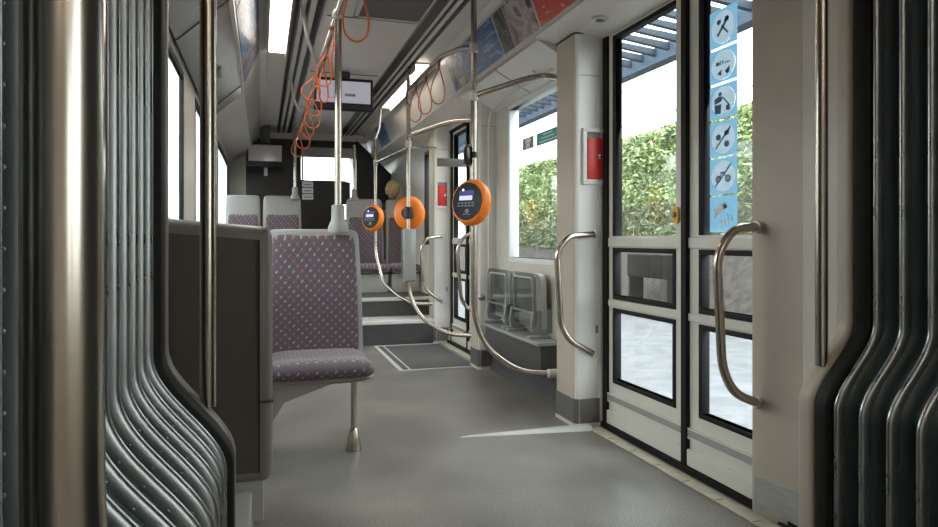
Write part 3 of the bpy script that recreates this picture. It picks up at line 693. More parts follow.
# ---------------------------------------------------------------- poles and rails
TP = .017
def clamp(mb, p, ax=(0, 0, 1), r=.026, h=.06, m=1): mb.lathe([(TP, -h / 2), (r, -h / 2 + .006), (r, h / 2 - .006), (TP, h / 2)], p, ax, m, 16)
def handrail(pts, label, r=TP, fil=.12, clamps=(), name='grab_pole', cat='grab pole', group=None, base=None, material='steel'):
    P = [Vector(p) for p in pts]; o = empty(name, P[0]); tag(o, label, cat, group)
    q = MB(); q.tube([p - P[0] for p in fillet(P, fil)], r); q.build('tube', material, o)
    if clamps:
        for c, ax in clamps:
            q = MB(); q.lathe([(r, -.03), (r + .009, -.024), (r + .009, .024), (r, .03)], Vector(c) - P[0], ax, 0, 16); q.build('clamp', 'cast', o)
    return o
# frame poles of the gangway
for xr_, lb in ((-.107, 'brown reflecting vertical pole standing on the left gangway frame'), (1.4715, 'slim vertical pole standing on the right gangway frame')):
    handrail([(xr_, 1.506, .655), (xr_, 1.506, 2.44)], lb, r=.0165, group='gangway frame poles')
# near pole left, very close to camera
nb = at(63, 240, d=.37)
handrail([(nb.x + .07, nb.y, 0), (nb.x + .07, nb.y, .50), (nb.x, nb.y, .76), (nb.x, nb.y, 2.44)], 'thick shiny pole very close at the left edge', r=.0205)
# pole with validators
P3 = Vector((1.18, 3.78, 0)); P2 = Vector((1.17, 5.58, 0)); P1 = Vector((1.18, 7.36, 0))
e3 = at(572, 376, X=1.612); e2 = at(475, 338, X=1.612); e1 = at(432, 305, X=1.60)
t3 = at(474, 325, d=3.96)
pole3 = handrail([(P3.x, P3.y, ZC), (P3.x, P3.y, .56), (1.25, 3.77, .37), (1.42, 3.66, .235), (1.62, 3.585, .235)], 'nearest pole with a bent foot running to the near door pillar', fil=.13, clamps=[((P3.x, P3.y, at(474, 96, d=3.96).z), (0, 0, 1)), ((P3.x, P3.y, 2.12), (0, 0, 1)), ((1.592, 3.592, .235), (1, 0, 0))], group='validator poles')
pole2 = handrail([(P2.x, P2.y, ZC), (P2.x, P2.y, .56), (1.25, 5.50, .36), (1.43, 5.32, .235), (1.62, 5.19, .235)], 'middle pole with grey post box and bent foot by the far door', fil=.13, clamps=[((P2.x, P2.y, 1.80), (0, 0, 1)), ((P2.x, P2.y, 2.13), (0, 0, 1))], group='validator poles')
pole1 = handrail([(P1.x, P1.y, 2.1), (P1.x, P1.y, .86), at(383, 282, d=7.15), at(398, 296, d=6.9), at(412, 303, d=6.72), at(433, 304, X=1.605)], 'farthest pole with bent foot before the steps', fil=.10, clamps=[((P1.x, P1.y, 1.84), (0, 0, 1))], group='validator poles')
# horizontal rails
zj = at(474, 96, d=3.96).z
handrail([(P3.x, P3.y, zj), at(525, 79, d=3.86), at(545, 75, d=3.82), (1.62, 3.58, at(566, 75, d=3.83).z)], 'level rail from the nearest pole to the near door pillar', fil=.1, name='grab_rail', cat='grab rail')
z2 = at(408, 137, d=5.72).z
handrail([(P2.x, P2.y, z2), at(440, 125, d=5.62), at(455, 121, d=5.57), (1.62, 5.18, at(474, 120, d=5.4).z)], 'rail from the middle pole to the far door pillar', fil=.1, name='grab_rail', cat='grab rail')
handrail([(P1.x, P1.y, at(375, 163, d=7.42).z), (P2.x, P2.y, at(408, 148, d=5.72).z)], 'rail linking the farthest pole and the middle pole', name='grab_rail', cat='grab rail', fil=.02)
handrail([(P2.x, P2.y, at(408, 148, d=5.72).z), (1.62, 6.42, at(431, 147, d=6.55).z)], 'short stub rail from the middle pole to the distant pillar', name='grab_rail', cat='grab rail', fil=.02, r=.013)
# ceiling rails with loops
rl = handrail([(.36, 1.7, ZC), (.36, 1.72, 2.12), (.36, 8.2, 2.12), (.36, 8.22, ZC)], 'long ceiling rail on the left carrying orange hanging loops', fil=.1, name='ceiling_rail', cat='grab rail', clamps=[((.36, 3.42, 2.12), (0, 1, 0))])
rr = handrail([(P3.x, P3.y, 2.12), (1.15, 3.95, 2.16), (1.12, 4.3, 2.20), (1.12, 5.4, 2.20), (P2.x, P2.y, 2.13)], 'ceiling rail on the right carrying three red loops', fil=.1, name='ceiling_rail', cat='grab rail')
for (pa, pb, lb) in (((.235, 4.30, ZC), (.36, 4.50, 2.12), 'slanting pale bracket from the ceiling to the left rail'), ((.235, 6.2, ZC), (.36, 6.4, 2.12), 'farther slanting bracket above the left rail'), ((1.25, 7.4, ZC), (1.18, 7.36, 2.1), 'bracket holding the farthest pole under the ceiling')):
    a = Vector(pa); b = Vector(pb); mid = Vector((a.x + (b.x - a.x) * .35, a.y + (b.y - a.y) * .3, a.z + (b.z - a.z) * .7))
    handrail([a, mid, b], lb, r=.011, fil=.1, name='rail_bracket', cat='bracket', material='cast')
def pole_seat(x, y, z0, label, z1=2.12):
    o = empty('seat_pole', (x, y, z0)); tag(o, label, 'grab pole', 'seat mounted poles')
    q = MB(); q.tube([(0, 0, .02), (0, 0, z1 - z0)], .0175); q.build('tube', 'steel', o)
    q = MB(); q.lathe([(.05, 0), (.05, .02), (.040, .045), (.034, .055), (.032, .13), (.022, .135), (.018, .135)], (0, 0, -.004), (0, 0, 1), 0, 24); q.build('foot_socket', 'seat_grey', o)
pole_seat(.363, 3.43, 1.045, 'tall bright pole on top of the purple seat facing the camera')
pole_seat(.36, 7.98, 1.47, 'far pole rising from the left raised seats'); pole_seat(1.04, 8.05, 1.47, 'far pole rising from the right raised seats')
# hanging loops
def loop(p, length, width, label, material='loop_orange', rz=0, tilt=0, group='orange hanging loops'):
    o = empty('hanging_strap', p, rz); tag(o, label, 'hanging strap', group); o.rotation_euler[1] = tilt
    q = MB(); q.tube([(0, .02 * math.sin(a), .02 * math.cos(a)) for a in [2 * PI * i / 12 for i in range(12)]], .006, 0, 6, closed=True)
    q.lathe([(.005, 0), (.009, .004), (.009, .035), (.005, .04)], (0, 0, -.055), (0, 0, 1), 0, 8); q.build('hanger', 'strap', o)
    L0 = length - .05; P = []
    for i in range(28):
        t = 2 * PI * i / 28; u = (1 - math.cos(t)) / 2; s = math.sin(t)
        P.append((width / 2 * s * (u ** .75) * 1.25, 0, -.05 - L0 * u))
    q = MB(); q.tube(P, .0045, 0, 8, closed=True); q.build('grip_loop', material, o)
loop((.36, 2.74, 2.115), .32, .12, 'orange loop hanging alone near the top centre', rz=.1)
for i, (y, l, w, rz, tl) in enumerate(((3.62, .26, .10, 1.2, 0), (3.95, .24, .11, .2, .15), (4.25, .27, .12, .9, 0), (4.52, .22, .14, .1, .35), (4.75, .27, .12, .3, .1), (5.2, .28, .13, .2, 0), (5.75, .27, .13, .5, 0), (6.4, .28, .14, .1, 0), (7.1, .27, .13, .2, .1))):
    loop((.36, y, 2.115), l, w, 'orange loop number by distance on the left ceiling rail' if False else ['twisted orange loop seen edge on beside the pole', 'orange loop tilted toward the ceiling bracket', 'orange loop hanging at the bracket joint', 'wide orange loop swung to the left below the bracket', 'orange loop overlapping the left edge of the screen', 'orange loop below the bracket at mid rail', 'orange loop above the dark cab opening', 'distant orange loop on the left rail near the cab', 'farthest orange loop on the left rail'][i], rz=rz, tilt=tl)
for i, (y, l) in enumerate(((4.35, .30), (4.72, .30), (5.05, .30))):
    loop((1.12, y, 2.195), l, .12, ['nearest red loop on the right ceiling rail', 'middle red loop on the right ceiling rail', 'farthest red loop on the right ceiling rail'][i], 'loop_red', .2, .05, 'red hanging loops')
# C shaped grab handles
def handle(pts, label, r=.0165, fil=.07):
    P = [Vector(p) for p in pts]; o = empty('grab_bar', P[0]); tag(o, label, 'grab handle', 'bent door grab handles')
    q = MB(); q.tube([p - P[0] for p in fillet(P, fil)], r); q.build('tube', 'steel', o)
    for a, b in ((P[0], P[1]), (P[-1], P[-2])):
        q = MB(); q.lathe([(r + .006, 0), (r + .006, .008), (r, .010)], a - P[0], (b - a), 0, 16); q.build('flange', 'cast', o)
Yh = 2.055
handle([at(758, 227, Y=2.05), at(733, 228, Y=Yh), at(717, 255, Y=Yh), at(722, 368, Y=Yh), at(734, 394, Y=Yh), at(758, 403, Y=2.05)], 'large bent steel grab handle in front of the near door leaf', .0165, .08)
Yh = 3.26
handle([at(595, 234, Y=3.295), at(568, 236, Y=Yh), at(557, 252, Y=Yh), at(561, 326, Y=Yh), at(570, 341, Y=Yh), at(594, 354, Y=3.295)], 'steel grab handle on the near door pillar below the red box', .0165, .07)
Yh = 5.29
handle([at(471, 234, Y=5.24), at(462, 238, Y=Yh), at(457, 250, Y=Yh), at(461, 298, Y=Yh), at(465, 306, Y=Yh), at(473, 311, Y=5.24)], 'grab handle at the near edge of the far door', .015, .05)
Yh = 6.36
handle([at(442, 236, Y=6.395), at(427, 238, Y=Yh), at(421, 247, Y=Yh), at(423, 284, Y=Yh), at(428, 292, Y=Yh), at(443, 302, Y=6.395)], 'grab handle on the distant white pillar by the steps', .015, .05)

# ---------------------------------------------------------------- ticket validators
def validator(pole, z, face, label, off, s=1.0, tilt=.1):
    """orange round ticket validator: axis = direction of the dark face"""
    ax = Vector((face[0], face[1], 0)).normalized(); ax = (ax + Vector((0, 0, tilt))).normalized()
    o = empty('ticket_validator', Vector((pole.x, pole.y, z)) + Vector((off[0], off[1], 0))); tag(o, label, 'ticket validator', 'orange ticket validators')
    q = MB(); q.lathe([(.045, -.01), (.075, -.005), (.108, .012), (.124, .034), (.128, .055), (.122, .078), (.112, .092), (.106, .096), (.102, .094)], (0, 0, 0), ax, 0, 48)
    for v_i in range(len(q.v)): q.v[v_i] = (q.v[v_i][0] * s, q.v[v_i][1] * s, q.v[v_i][2] * s * 1.06)
    q.build('housing', 'orange', o, ang=60)
    q = MB(); q.lathe([(.104, .088), (.103, .098), (.06, .102), (0, .103)], (0, 0, 0), ax, 0, 48)
    for v_i in range(len(q.v)): q.v[v_i] = (q.v[v_i][0] * s, q.v[v_i][1] * s, q.v[v_i][2] * s * 1.06)
    fc = q.build('face', 'validator_face', o, ang=60)
    U = Vector((-ax.y, ax.x, 0)).normalized(); U = U if U.dot(RT) > 0 else -U; V = U.cross(ax); V = V if V.z > 0 else -V
    O = ax * .1045 * s
    q = MB(); U, V = U * s, V * s
    q.prism([(-.055, .035), (.052, .035), (.052, .062), (-.055, .062)], O, U, V, ax * .0006, 3)
    q.prism([(-.052, .006), (.040, .006), (.040, .032), (-.052, .032)], O, U, V, ax * .001, 0)
    q.prism(circ(-.028, .066, .007, 12), O, U, V, ax * .0016, 1)
    for r in range(2):
        for c in range(5): q.prism([(-.062 + c * .025, -.014 - r * .016), (-.045 + c * .025, -.014 - r * .016), (-.045 + c * .025, -.006 - r * .016), (-.062 + c * .025, -.006 - r * .016)], O, U, V, ax * .0006, 2)
    q.prism(circ(.008, -.058, .014, 16), O, U, V, ax * .0006, 2); q.prism([(-.02, -.078), (.035, -.078), (.035, -.074), (-.02, -.074)], O, U, V, ax * .0006, 2)
    q.build('display', ['lcd', 'led', 'mark_grey', 'blue_deep'], fc)
    q = MB(); pr = -Vector((off[0], off[1], 0)); q.lathe([(.03, -.05), (.036, -.045), (.036, .045), (.03, .05)], pr, (0, 0, 1), 0, 20); q.tube([pr, ax * .0], .03, 0, 16); q.lathe([(.045, -.014), (.045, -.008), (.0, -.008)], (0, 0, 0), ax, 0, 20)
    q.build('pole_clamp', 'dark_panel', o)
dv = lambda a: (math.sin(a), -math.cos(a))
f3 = (-.80, -.60); validator(P3, at(474, 204, d=3.96).z, f3, 'nearest and largest orange validator with lit display', (-f3[0] * .018 + .008, -f3[1] * .018), 1.0, .12)
f1 = (-.72, -.69); validator(P1, at(375, 219, d=7.4).z, f1, 'farthest orange validator with dark face beside the seat backs', (-f1[0] * .012, -f1[1] * .012), 1.06, .12)
f2 = (.80, .60); validator(P2, at(404, 213, d=5.7).z, (.55, .83), 'middle orange validator turned away from the camera', (-.005, .04), 1.08, 0)
# grey post box on pole 2
o = empty('cable_box', (P2.x, P2.y, at(409, 281, d=5.72).z)); tag(o, 'tall light grey box clamped on the middle pole under the turned validator', 'box')
hz = at(409, 229, d=5.72).z - o.location.z
q = MB(); q.box((-.052, -.045, 0), (.058, .04, hz), bev=.014, seg=3); q.build('box_body', 'cover_grey', o)
q = MB(); q.lathe([(.006, 0), (.005, .003), (0, .003)], (-.03, -.045, hz * .55), (0, -1, 0), 0, 10); q.box((-.056, -.03, .03), (-.051, .03, hz * .97)); q.build('trim_line', 'steel_dark', o)
# black round device + small knob on pole 3
o = empty('stop_button', (P3.x, P3.y, at(470, 155, d=3.96).z)); tag(o, 'black round device edge on at the back of the nearest pole', 'button unit')
q = MB(); q.lathe([(.02, .012), (.045, .016), (.062, .026), (.064, .036), (.055, .048), (.03, .056), (0, .058)], (0, 0, 0), (-.85, .55, 0), 0, 28); q.build('body', 'dark_panel', o)
q = MB(); q.lathe([(.016, -.018), (.020, -.015), (.020, .015), (.016, .018)], (0, 0, 0), (0, 0, 1), 0, 16); q.build('clamp', 'black', o)
# grey sign
a = at(437, 163, Y=4.0); b = at(466, 163, Y=4.0)
o = empty('sign_plate', (b.x, 4.0, b.z)); tag(o, 'blank grey sign plate left of the nearest pole above the validator', 'sign')
w = b.x - a.x; q = MB(); q.box((-w, -.004, -.026), (0, .004, .024), bev=.002); q.build('plate', 'sign_grey', o)
q = MB(); q.tube([(-.01, 0, 0), (P3.x - b.x, P3.y - 4.0, -.01)], .006); q.build('arm', 'black', o)
# knob on pillar 2
kp = at(484, 297, X=1.605) if False else at(482, 297, Y=4.99)
o = empty('wall_stop', (kp.x, 5.0, kp.z)); tag(o, 'small round steel knob on the pillar beside the folding seats', 'knob')
q = MB(); q.lathe([(.022, 0), (.022, .01), (.012, .014), (.012, .045), (.026, .05), (.026, .075), (.015, .08), (0, .08)], (0, 0, 0), (-.3, -1, 0), 0, 20); q.build('knob', 'steel', o)

# draught screen frame (thin tube, rounded corner) at window
ds = empty('draught_screen', (1.66, 4.93, .42)); tag(ds, 'thin rounded tube frame rising beside the window left of the folding seats', 'screen frame'); L_ = Vector(ds.location)
q = MB(); A = at(493, 345, Y=4.93); q.tube([p - L_ for p in fillet([(1.66, 4.93, .42), (1.66, 4.93, 1.96), (1.66, 4.55, 2.02), (1.66, 3.75, 2.02)], .12)], .008, 0, 8); q.build('tube', 'cast', ds)

# ---------------------------------------------------------------- seats
def seat(loc, rz, label, group=None, w=.44, hz=.445, back=1.05, lean=.08, grey_top=0, leg=None, depth=.41, bracket=True, cb=0):
    o = empty('passenger_chair', loc, rz); tag(o, label, 'seat', group); W = w / 2
    bp = smooth_path([(-.005, hz - .06), (.012, hz + .06), (.02, hz + .3), (lean * .8, back - .12), (lean, back)])
    pad('back_shell', [(y + .032, z) for y, z in bp], lambda v: W + .012 - .014 * v, .026, 'seat_grey', o, px=14)
    fab_top = back - .028 - grey_top
    fp = smooth_path([(-.01, hz - .02), (.0, hz + .06), (.006, hz + .3), (.006 + (lean - .02) * (fab_top - hz) / (back - hz), fab_top)])
    pad('backrest', fp, lambda v: W - .012 - .018 * v, .024, 'fabric', o, px=16, pt=7, bow=.012)
    cp = smooth_path([(.01, hz - .025), (-depth * .5, hz - .04), (-depth * .86, hz - .03), (-depth - .0, hz - .052)])
    pad('seat_cushion', cp, lambda v: W - .002 + .012 * v, .042, 'fabric', o, px=12, pt=6)
    sp_ = [(.03, hz - .07), (-depth * .5, hz - .078), (-depth * .93, hz - .07)]
    pad('seat_shell', smooth_path(sp_), lambda v: W + .006, .028, 'seat_grey', o, px=12)
    if bracket:
        q = MB(); q.prism([(-W + .0, hz - .085), (W - .03, hz - .085), (W - .03, hz - .105), (W - .16, hz - .125), (-W + .08, hz - .20), (-W + .0, hz - .33)], (0, -.20, 0), (1, 0, 0), (0, 0, 1), (0, .05, 0)); q.build('bracket', 'pedestal', o)
    if leg:
        lx, ly = leg; q = MB(); q.tube([(lx, ly, .02), (lx, ly, hz - .09)], .0145); lg = q.build('leg', 'steel', o)
        q = MB(); q.lathe([(.038, 0), (.038, .006), (.024, .09), (.018, .105), (.014, .108)], (lx, ly, 0), (0, 0, 1), 0, 24); q.build('foot', 'steel', lg)
    if cb:
        q = MB(); q.box((-W + .0, -depth * .80, 0), (W + .0, .05, hz - .105), bev=.006); q.build('seat_box', 'pedestal', o)
    return o
seat((.247, 3.40, 0), 0, 'purple patterned seat facing the camera on a single steel leg', 'facing purple seats', w=.46, hz=.46, back=1.055, leg=(.17, -.145))
seat((-.20, 3.40, 0), 0, 'window side seat hidden behind the near seat back', 'facing purple seats', w=.38, hz=.46, back=1.055)
# near seat seen from behind
ns = empty('passenger_chair', (-.18, 2.3, 0)); tag(ns, 'near seat turned away, showing its tall brown grey back shell', 'seat'); L_ = Vector(ns.location)
def R_(q, name, material, par=ns, **kw): o = q.build(name, material, par, **kw); o.data.transform(Matrix.Translation(-L_)); return o
q = MB(); bm = bmesh.new(); bmesh.ops.create_cube(bm, size=1)
x0, x1, y0, y1, z0, z1 = -.39, .032, 2.19, 2.30, .25, 1.075
for v in bm.verts:
    v.co = Vector(((x0 + x1) / 2 + v.co.x * (x1 - x0), (y0 + y1) / 2 + v.co.y * (y1 - y0), (z0 + z1) / 2 + v.co.z * (z1 - z0)))
    if v.co.z > 1 and v.co.x > 0: v.co.z -= .035
    if v.co.z > 1: v.co.y += .03
bmesh.ops.bevel(bm, geom=bm.edges[:], offset=.032, segments=5, profile=.5, affect='EDGES', clamp_overlap=True)
q.bm(bm); R_(q, 'back_shell', 'shell_rim', ang=50)
q = MB(); q.add([(-.385, 2.186, .285), (-.006, 2.186, .285), (-.006, 2.205, 1.0), (-.385, 2.205, 1.03), (-.385, 2.20, .285), (-.006, 2.20, .285), (-.006, 2.23, 1.0), (-.385, 2.23, 1.03)], [(0, 1, 2, 3), (7, 6, 5, 4), (0, 4, 5, 1), (1, 5, 6, 2), (2, 6, 7, 3), (3, 7, 4, 0)]); R_(q, 'rear_panel', 'shell')
q = MB(); q.box((-.012, 2.183, .50), (.034, 2.30, .503)); q.box((-.0105, 2.183, .285), (-.0065, 2.23, 1.0)); R_(q, 'panel_groove', 'black')
q = MB(); q.box((-.38, 2.30, .42), (.02, 2.70, .50), bev=.03, seg=3); R_(q, 'seat_cushion', 'fabric', ang=60)
q = MB(); q.box((-.375, 2.315, .50), (.012, 2.35, 1.0), bev=.015, seg=3); R_(q, 'backrest', 'fabric', ang=60)
q = MB(); q.box((-.39, 2.22, .12), (.005, 2.66, .42), bev=.006); q.prism([(2.22, .12), (2.62, .12), (2.62, .0), (2.30, .0)], (-.39, 0, 0), (0, 1, 0), (0, 0, 1), (.36, 0, 0)); R_(q, 'pedestal', 'pedestal')
# box under near seat towards camera
q = MB(); q.box((-.39, 1.72, .0), (-.03, 2.18, .235), bev=.008); o = q.build('equipment_box', 'pedestal'); tag(o, 'pale box on the floor below the near seat back, beside the bellows', 'box')
q = MB(); q.box((-.39, 1.718, .0), (-.026, 2.182, .09)); q.build('toe_strip', 'step_dark', o)
# raised far seats
for i, (pxa, pxb, lb) in enumerate(((222, 261, 'raised far seat at the left wall'), (262.5, 302, 'raised far seat on the left next to the aisle'), (346, 384, 'raised far seat right of the aisle'), (386, 430, 'raised far seat nearest the right window wall'))):
    a = at(pxa, 200, Y=7.95).x; b = at(pxb, 200, Y=7.95).x; a = max(a, XL + .005); b = min(b, XR - .008)
    s_ = seat(((a + b) / 2, 7.93, Z2), 0, lb, 'raised far seats facing the camera', w=b - a - .016, hz=.31, back=1.075 + (.02 if i < 2 else 0), grey_top=.19, bracket=False, cb=1)
# seat behind with passenger
bs = seat((1.51, 8.25, Z2), PI, 'seat back to back with the right raised seats, holding the passenger', None, w=.42, hz=.45, back=.95, bracket=False, cb=1)
# passenger
def passenger():
    z = Z2; y = 8.50; x = 1.52
    root = empty('passenger', (x, y, z)); tag(root, 'person with short blond hair and dark coat seated facing away, head above far seats', 'person')
    V = [(0, .0, .56), (0, -.02, .75), (0, -.03, .95), (0, -.01, 1.04), (.04, -.02, 1.13),            # pelvis, chest, neck base
         (.145, -.02, .97), (.160, .06, .74), (.13, .26, .63), (-.15, -.02, .97), (-.18, .06, .74), (-.14, .26, .63),
         (.09, .1, .56), (.11, .42, .56), (.11, .46, .12), (.11, .56, .05), (-.09, .1, .56), (-.11, .42, .56), (-.11, .46, .12), (-.11, .56, .05)]
    E = [(0, 1), (1, 2), (2, 3), (3, 4), (2, 5), (5, 6), (6, 7), (2, 8), (8, 9), (9, 10), (0, 11), (11, 12), (12, 13), (13, 14), (0, 15), (15, 16), (16, 17), (17, 18)]
    Rr = [.13, .14, .13, .06, .055, .07, .052, .04, .07, .052, .04, .09, .075, .05, .04, .09, .075, .05, .04]
    me = bpy.data.meshes.new('body'); me.from_pydata([Vector(v) for v in V], E, []); ob = bpy.data.objects.new('body', me); COL.objects.link(ob); ob.parent = root
    mo = ob.modifiers.new('skin', 'SKIN'); me.skin_vertices[0].data[0].use_root = True
    for i, r in enumerate(Rr): me.skin_vertices[0].data[i].radius = (r, r)
    mo2 = ob.modifiers.new('sub', 'SUBSURF'); mo2.levels = 2; mo2.render_levels = 2; me.materials.append(MATS['coat_cloth'])
    for p in me.polygons: p.use_smooth = True
    q = MB(); rows = []
    for i in range(13):
        t = -PI / 2 + PI * i / 12; rows.append([(.076 * math.cos(t) * math.cos(a) * (1 - .12 * (t < 0)), .095 * math.cos(t) * math.sin(a), 1.22 + .115 * math.sin(t)) for a in [2 * PI * k / 20 for k in range(20)]])
    q.grid(rows, close_u=True); q.add([(-.012, .088, 1.20), (.012, .088, 1.20), (0, .115, 1.195), (0, .09, 1.235)], [(0, 1, 2), (1, 3, 2), (3, 0, 2)]); hd_ = q.build('head', 'skin', root, ang=60); hd_.location = (.05, -.03, -.01)
    q = MB(); rows = []
    for i in range(14):
        t = -.45 + (PI / 2 + .45) * i / 13; r = []
        for k in range(28):
            a = 2 * PI * k / 28; back = .5 - .5 * math.sin(a); tt = t if back > .35 else max(t, .35)
            nz = 1 + .05 * noise.noise(Vector((math.cos(a) * 3, math.sin(a) * 3, t * 4)))
            r.append((.090 * math.cos(tt) * math.cos(a) * nz, .108 * math.cos(tt) * math.sin(a) * nz - .004, 1.225 + .128 * math.sin(tt) * nz))
        rows.append(r)
    q.grid(rows, close_u=True); q.build('hair', 'hair', hd_, ang=80)
    q = MB()
    for s_ in (-1, 1): q.lathe([(.004, 0), (.018, .004), (.02, .01), (.0, .014)], (s_ * .078, .0, 1.205), (s_, 0, 0), 0, 12)
    q.build('ear', 'skin', hd_)
    for s_ in (-1, 1):
        q = MB(); b0 = Vector((s_ * .13, .30, .625)); q.tube([b0, b0 + Vector((-s_ * .01, .05, -.01)), b0 + Vector((-s_ * .012, .085, -.022))], 0, 0, 10, rad=[.026, .036, .030])
        for f in range(4):
            u = b0 + Vector((-s_ * (.012) + (f - 1.5) * .018, .075, -.018)); l = (.055, .062, .058, .045)[f]
            q.tube([u, u + Vector((0, l * .5, -.004)), u + Vector((0, l * .85, -.02)), u + Vector((0, l, -.035))], 0, 0, 8, rad=[.009, .009, .008, .006])
        u = b0 + Vector((-s_ * .03, .03, -.01)); q.tube([u, u + Vector((-s_ * .022, .03, -.008)), u + Vector((-s_ * .024, .055, -.018))], 0, 0, 8, rad=[.011, .010, .007])
        q.build('hand', 'skin', root)
passenger()
# ---------------------------------------------------------------- folding seats
def flip(y, label):
    o = empty('folding_chair', (1.70, y, .44)); tag(o, label, 'folding seat', 'folding seats under the window')
    q = MB(); q.prism([(-.21, 0), (-.22, .06), (-.205, .30), (-.18, .335), (-.14, .345), (.14, .345), (.18, .335), (.205, .30), (.22, .06), (.21, 0)], (-.0, 0, 0), (0, 1, 0), (0, 0, 1), (-.035, 0, 0)); q.build('seat_pan', 'flip_grey', o)
    q = MB(); q.prism([(-.215, .02), (-.235, .05), (-.215, .32), (-.19, .352), (.19, .352), (.215, .32), (.235, .05), (.215, .02)], (-.075, 0, 0), (0, 1, 0), (0, 0, 1), (-.008, 0, 0)); q.build('clear_back', 'perspex', o)
    q = MB(); q.tube(fillet([(-.072, -.17, .10), (-.08, -.17, .32), (-.08, .17, .32), (-.072, .17, .10)], .03), .007, 0, 8); q.tube([(-.072, -.2, .10), (-.072, .2, .10)], .010, 0, 8); q.build('pan_frame', 'flip_grey', o)
    for s_ in (-1, 1):
        q = MB(); q.prism([(.04, .13), (-.085, .11), (-.10, .03), (-.09, -.02), (-.02, -.04), (.04, -.02)], (0, s_ * .19 - .012, 0), (1, 0, 0), (0, 0, 1), (0, .024, 0)); q.lathe([(.022, -.02), (.022, .02), (0, .02)], (-.06, s_ * .19, .03), (0, 1, 0), 0, 16); q.box((-.115, s_ * .19 - .03, -.055), (.02, s_ * .19 + .03, -.038), bev=.004); q.build('hinge_arm', 'sign_grey', o)
flip(4.62, 'folded flip up seat farther from the near door'); flip(4.13, 'folded flip up seat closer to the near door pillar')

# ---------------------------------------------------------------- cab partition
def X9(px, Y=YE): return at(px, 200, Y=Y).x
def Z9(py, px=300, Y=YE): return at(px, py, Y=Y).z
Xa, Xb, Xc, Xd = X9(246), X9(301), X9(356), X9(377)
q = MB(); q.box((XL, YE - .05, Z2 - .01), (Xa, YE + .05, 2.46)); struct(q.build('wall_front', 'cream'), 'cream wall strip left of the cab partition')
q = MB()
q.box((Xa, YE - .04, Z2 - .01), (Xb, YE + .02, Z9(140)))
q.box((Xb, YE - .03, Z2 - .01), (X9(337), YE + .02, Z9(180)))
q.box((X9(337), YE - .03, Z2 - .01), (X9(346), YE + .02, Z9(219))); q.box((X9(346), YE - .03, Z2 - .01), (X9(350), YE + .02, Z9(181)))
q.box((X9(350), YE - .03, Z2 - .01), (Xc, YE + .02, Z9(200)))
q.box((X9(337), YE - .03, Z9(204)), (X9(346.2), YE + .02, Z9(180)))
q.box((Xb, YE - .03, Z9(147)), (Xc, YE + .02, Z9(140)))
q.prism([(Xc, Z2 - .01), (XR, Z2 - .01), (XR, Z9(172)), (Xd, Z9(158)), (Xc, Z9(138))], (0, YE - .03, 0), (1, 0, 0), (0, 0, 1), (0, .05, 0))
cp = q.build('wall_cab', 'dark_panel'); struct(cp, 'black partition of the driver cab with openings to the windscreen')
q = MB(); q.box((Xb, YE - .035, Z9(157)), (Xc, YE - .01, Z9(147))); q.build('grey_header', 'cover_grey', cp)
q = MB(); q.box((X9(264), YE - .05, Z9(177)), (X9(267.5), YE - .04, Z9(169))); q.build('painted_reflection', 'label_white', cp)  # white block painted in for a small light reflection on the partition
for i in range(3):
    q = MB(); q.box((X9(302), YE - .04, Z9(187 + i * 6.3)), (X9(313), YE - .03, Z9(181.5 + i * 6.3)), 0); q.box((X9(304), YE - .042, Z9(185 + i * 6.3)), (X9(311), YE - .039, Z9(184.2 + i * 6.3)), 1); q.build('paper_notice', ['label_white', 'mark_grey'], cp)
# ceiling closing above partition
q = MB(); q.box((XL, YE - .02, Z9(141)), (XR, YE + .04, 2.5)); struct(q.build('trim_17', 'ceiling'), 'grey bulkhead above the cab partition')
# cab: windscreen end
yw = YE + 1.9
q = MB(); q.box((XL, yw, Z2 - .4), (XR, yw + .06, 1.25)); q.box((XL, yw, 2.36), (XR, yw + .06, 2.56)); q.box((XL, yw, 1.2), (.25, yw + .06, 2.4)); q.box((1.62, yw, 1.2), (XR, yw + .06, 2.4)); struct(q.build('wall_windscreen', 'dark_panel'), 'dark frame around the windscreen of the cab')
q = MB(); q.box((.25, yw + .02, 1.25), (1.62, yw + .028, 2.36)); w_ = q.build('window_20', 'glass'); struct(w_, 'windscreen of the driver cab')
q = MB(); q.box((.62, yw - .02, 1.25), (.65, yw + .0, 2.36)); q.build('wiper', 'black', w_)
ds_ = empty('driver_chair', (.95, 10.3, Z2)); tag(ds_, 'dark driver seat silhouetted against the windscreen', 'seat')
q = MB(); q.box((-.24, .05, .35), (.24, .17, 1.05), bev=.05, seg=3); q.build('backrest', 'black', ds_, ang=60)
q = MB(); q.lathe([(.0, -.1), (.08, -.09), (.12, 0), (.08, .09), (0, .1)], (0, .1, 1.2), (0, 0, 1), 0, 20); q.build('headrest', 'black', ds_)
q = MB(); q.box((-.24, .1, .3), (.24, .6, .45), bev=.04, seg=3); q.box((-.12, .2, -.02), (.12, .45, .32)); q.build('cushion', 'black', ds_)

# ================================================================== OUTSIDE
GZ = -.28
q = MB(); q.box((-60, -40, GZ - .2), (60, 90, GZ)); struct(q.build('ground', 'asphalt'), 'pale paved ground outside the tram')
def bank(x0, sgn, label, kind=True):
    prof_ = [(x0, GZ), (x0 + .12 * sgn, .05), (x0 + .9 * sgn, .75), (x0 + 1.6 * sgn, .95), (x0 + 6 * sgn, 1.0)]
    rows = []
    for j in range(121):
        y = -10 + j * .5; rows.append([(a + .12 * noise.noise(Vector((a, y * .8, b * 2))), y, b + .10 * noise.noise(Vector((y * 1.1, a, 3)))) for a, b in prof_])
    q = MB(); q.grid(rows); return struct(q.build('embankment', 'earth', ang=80), label)
bank(6.6, 1, 'brown earth bank below the hedge outside')
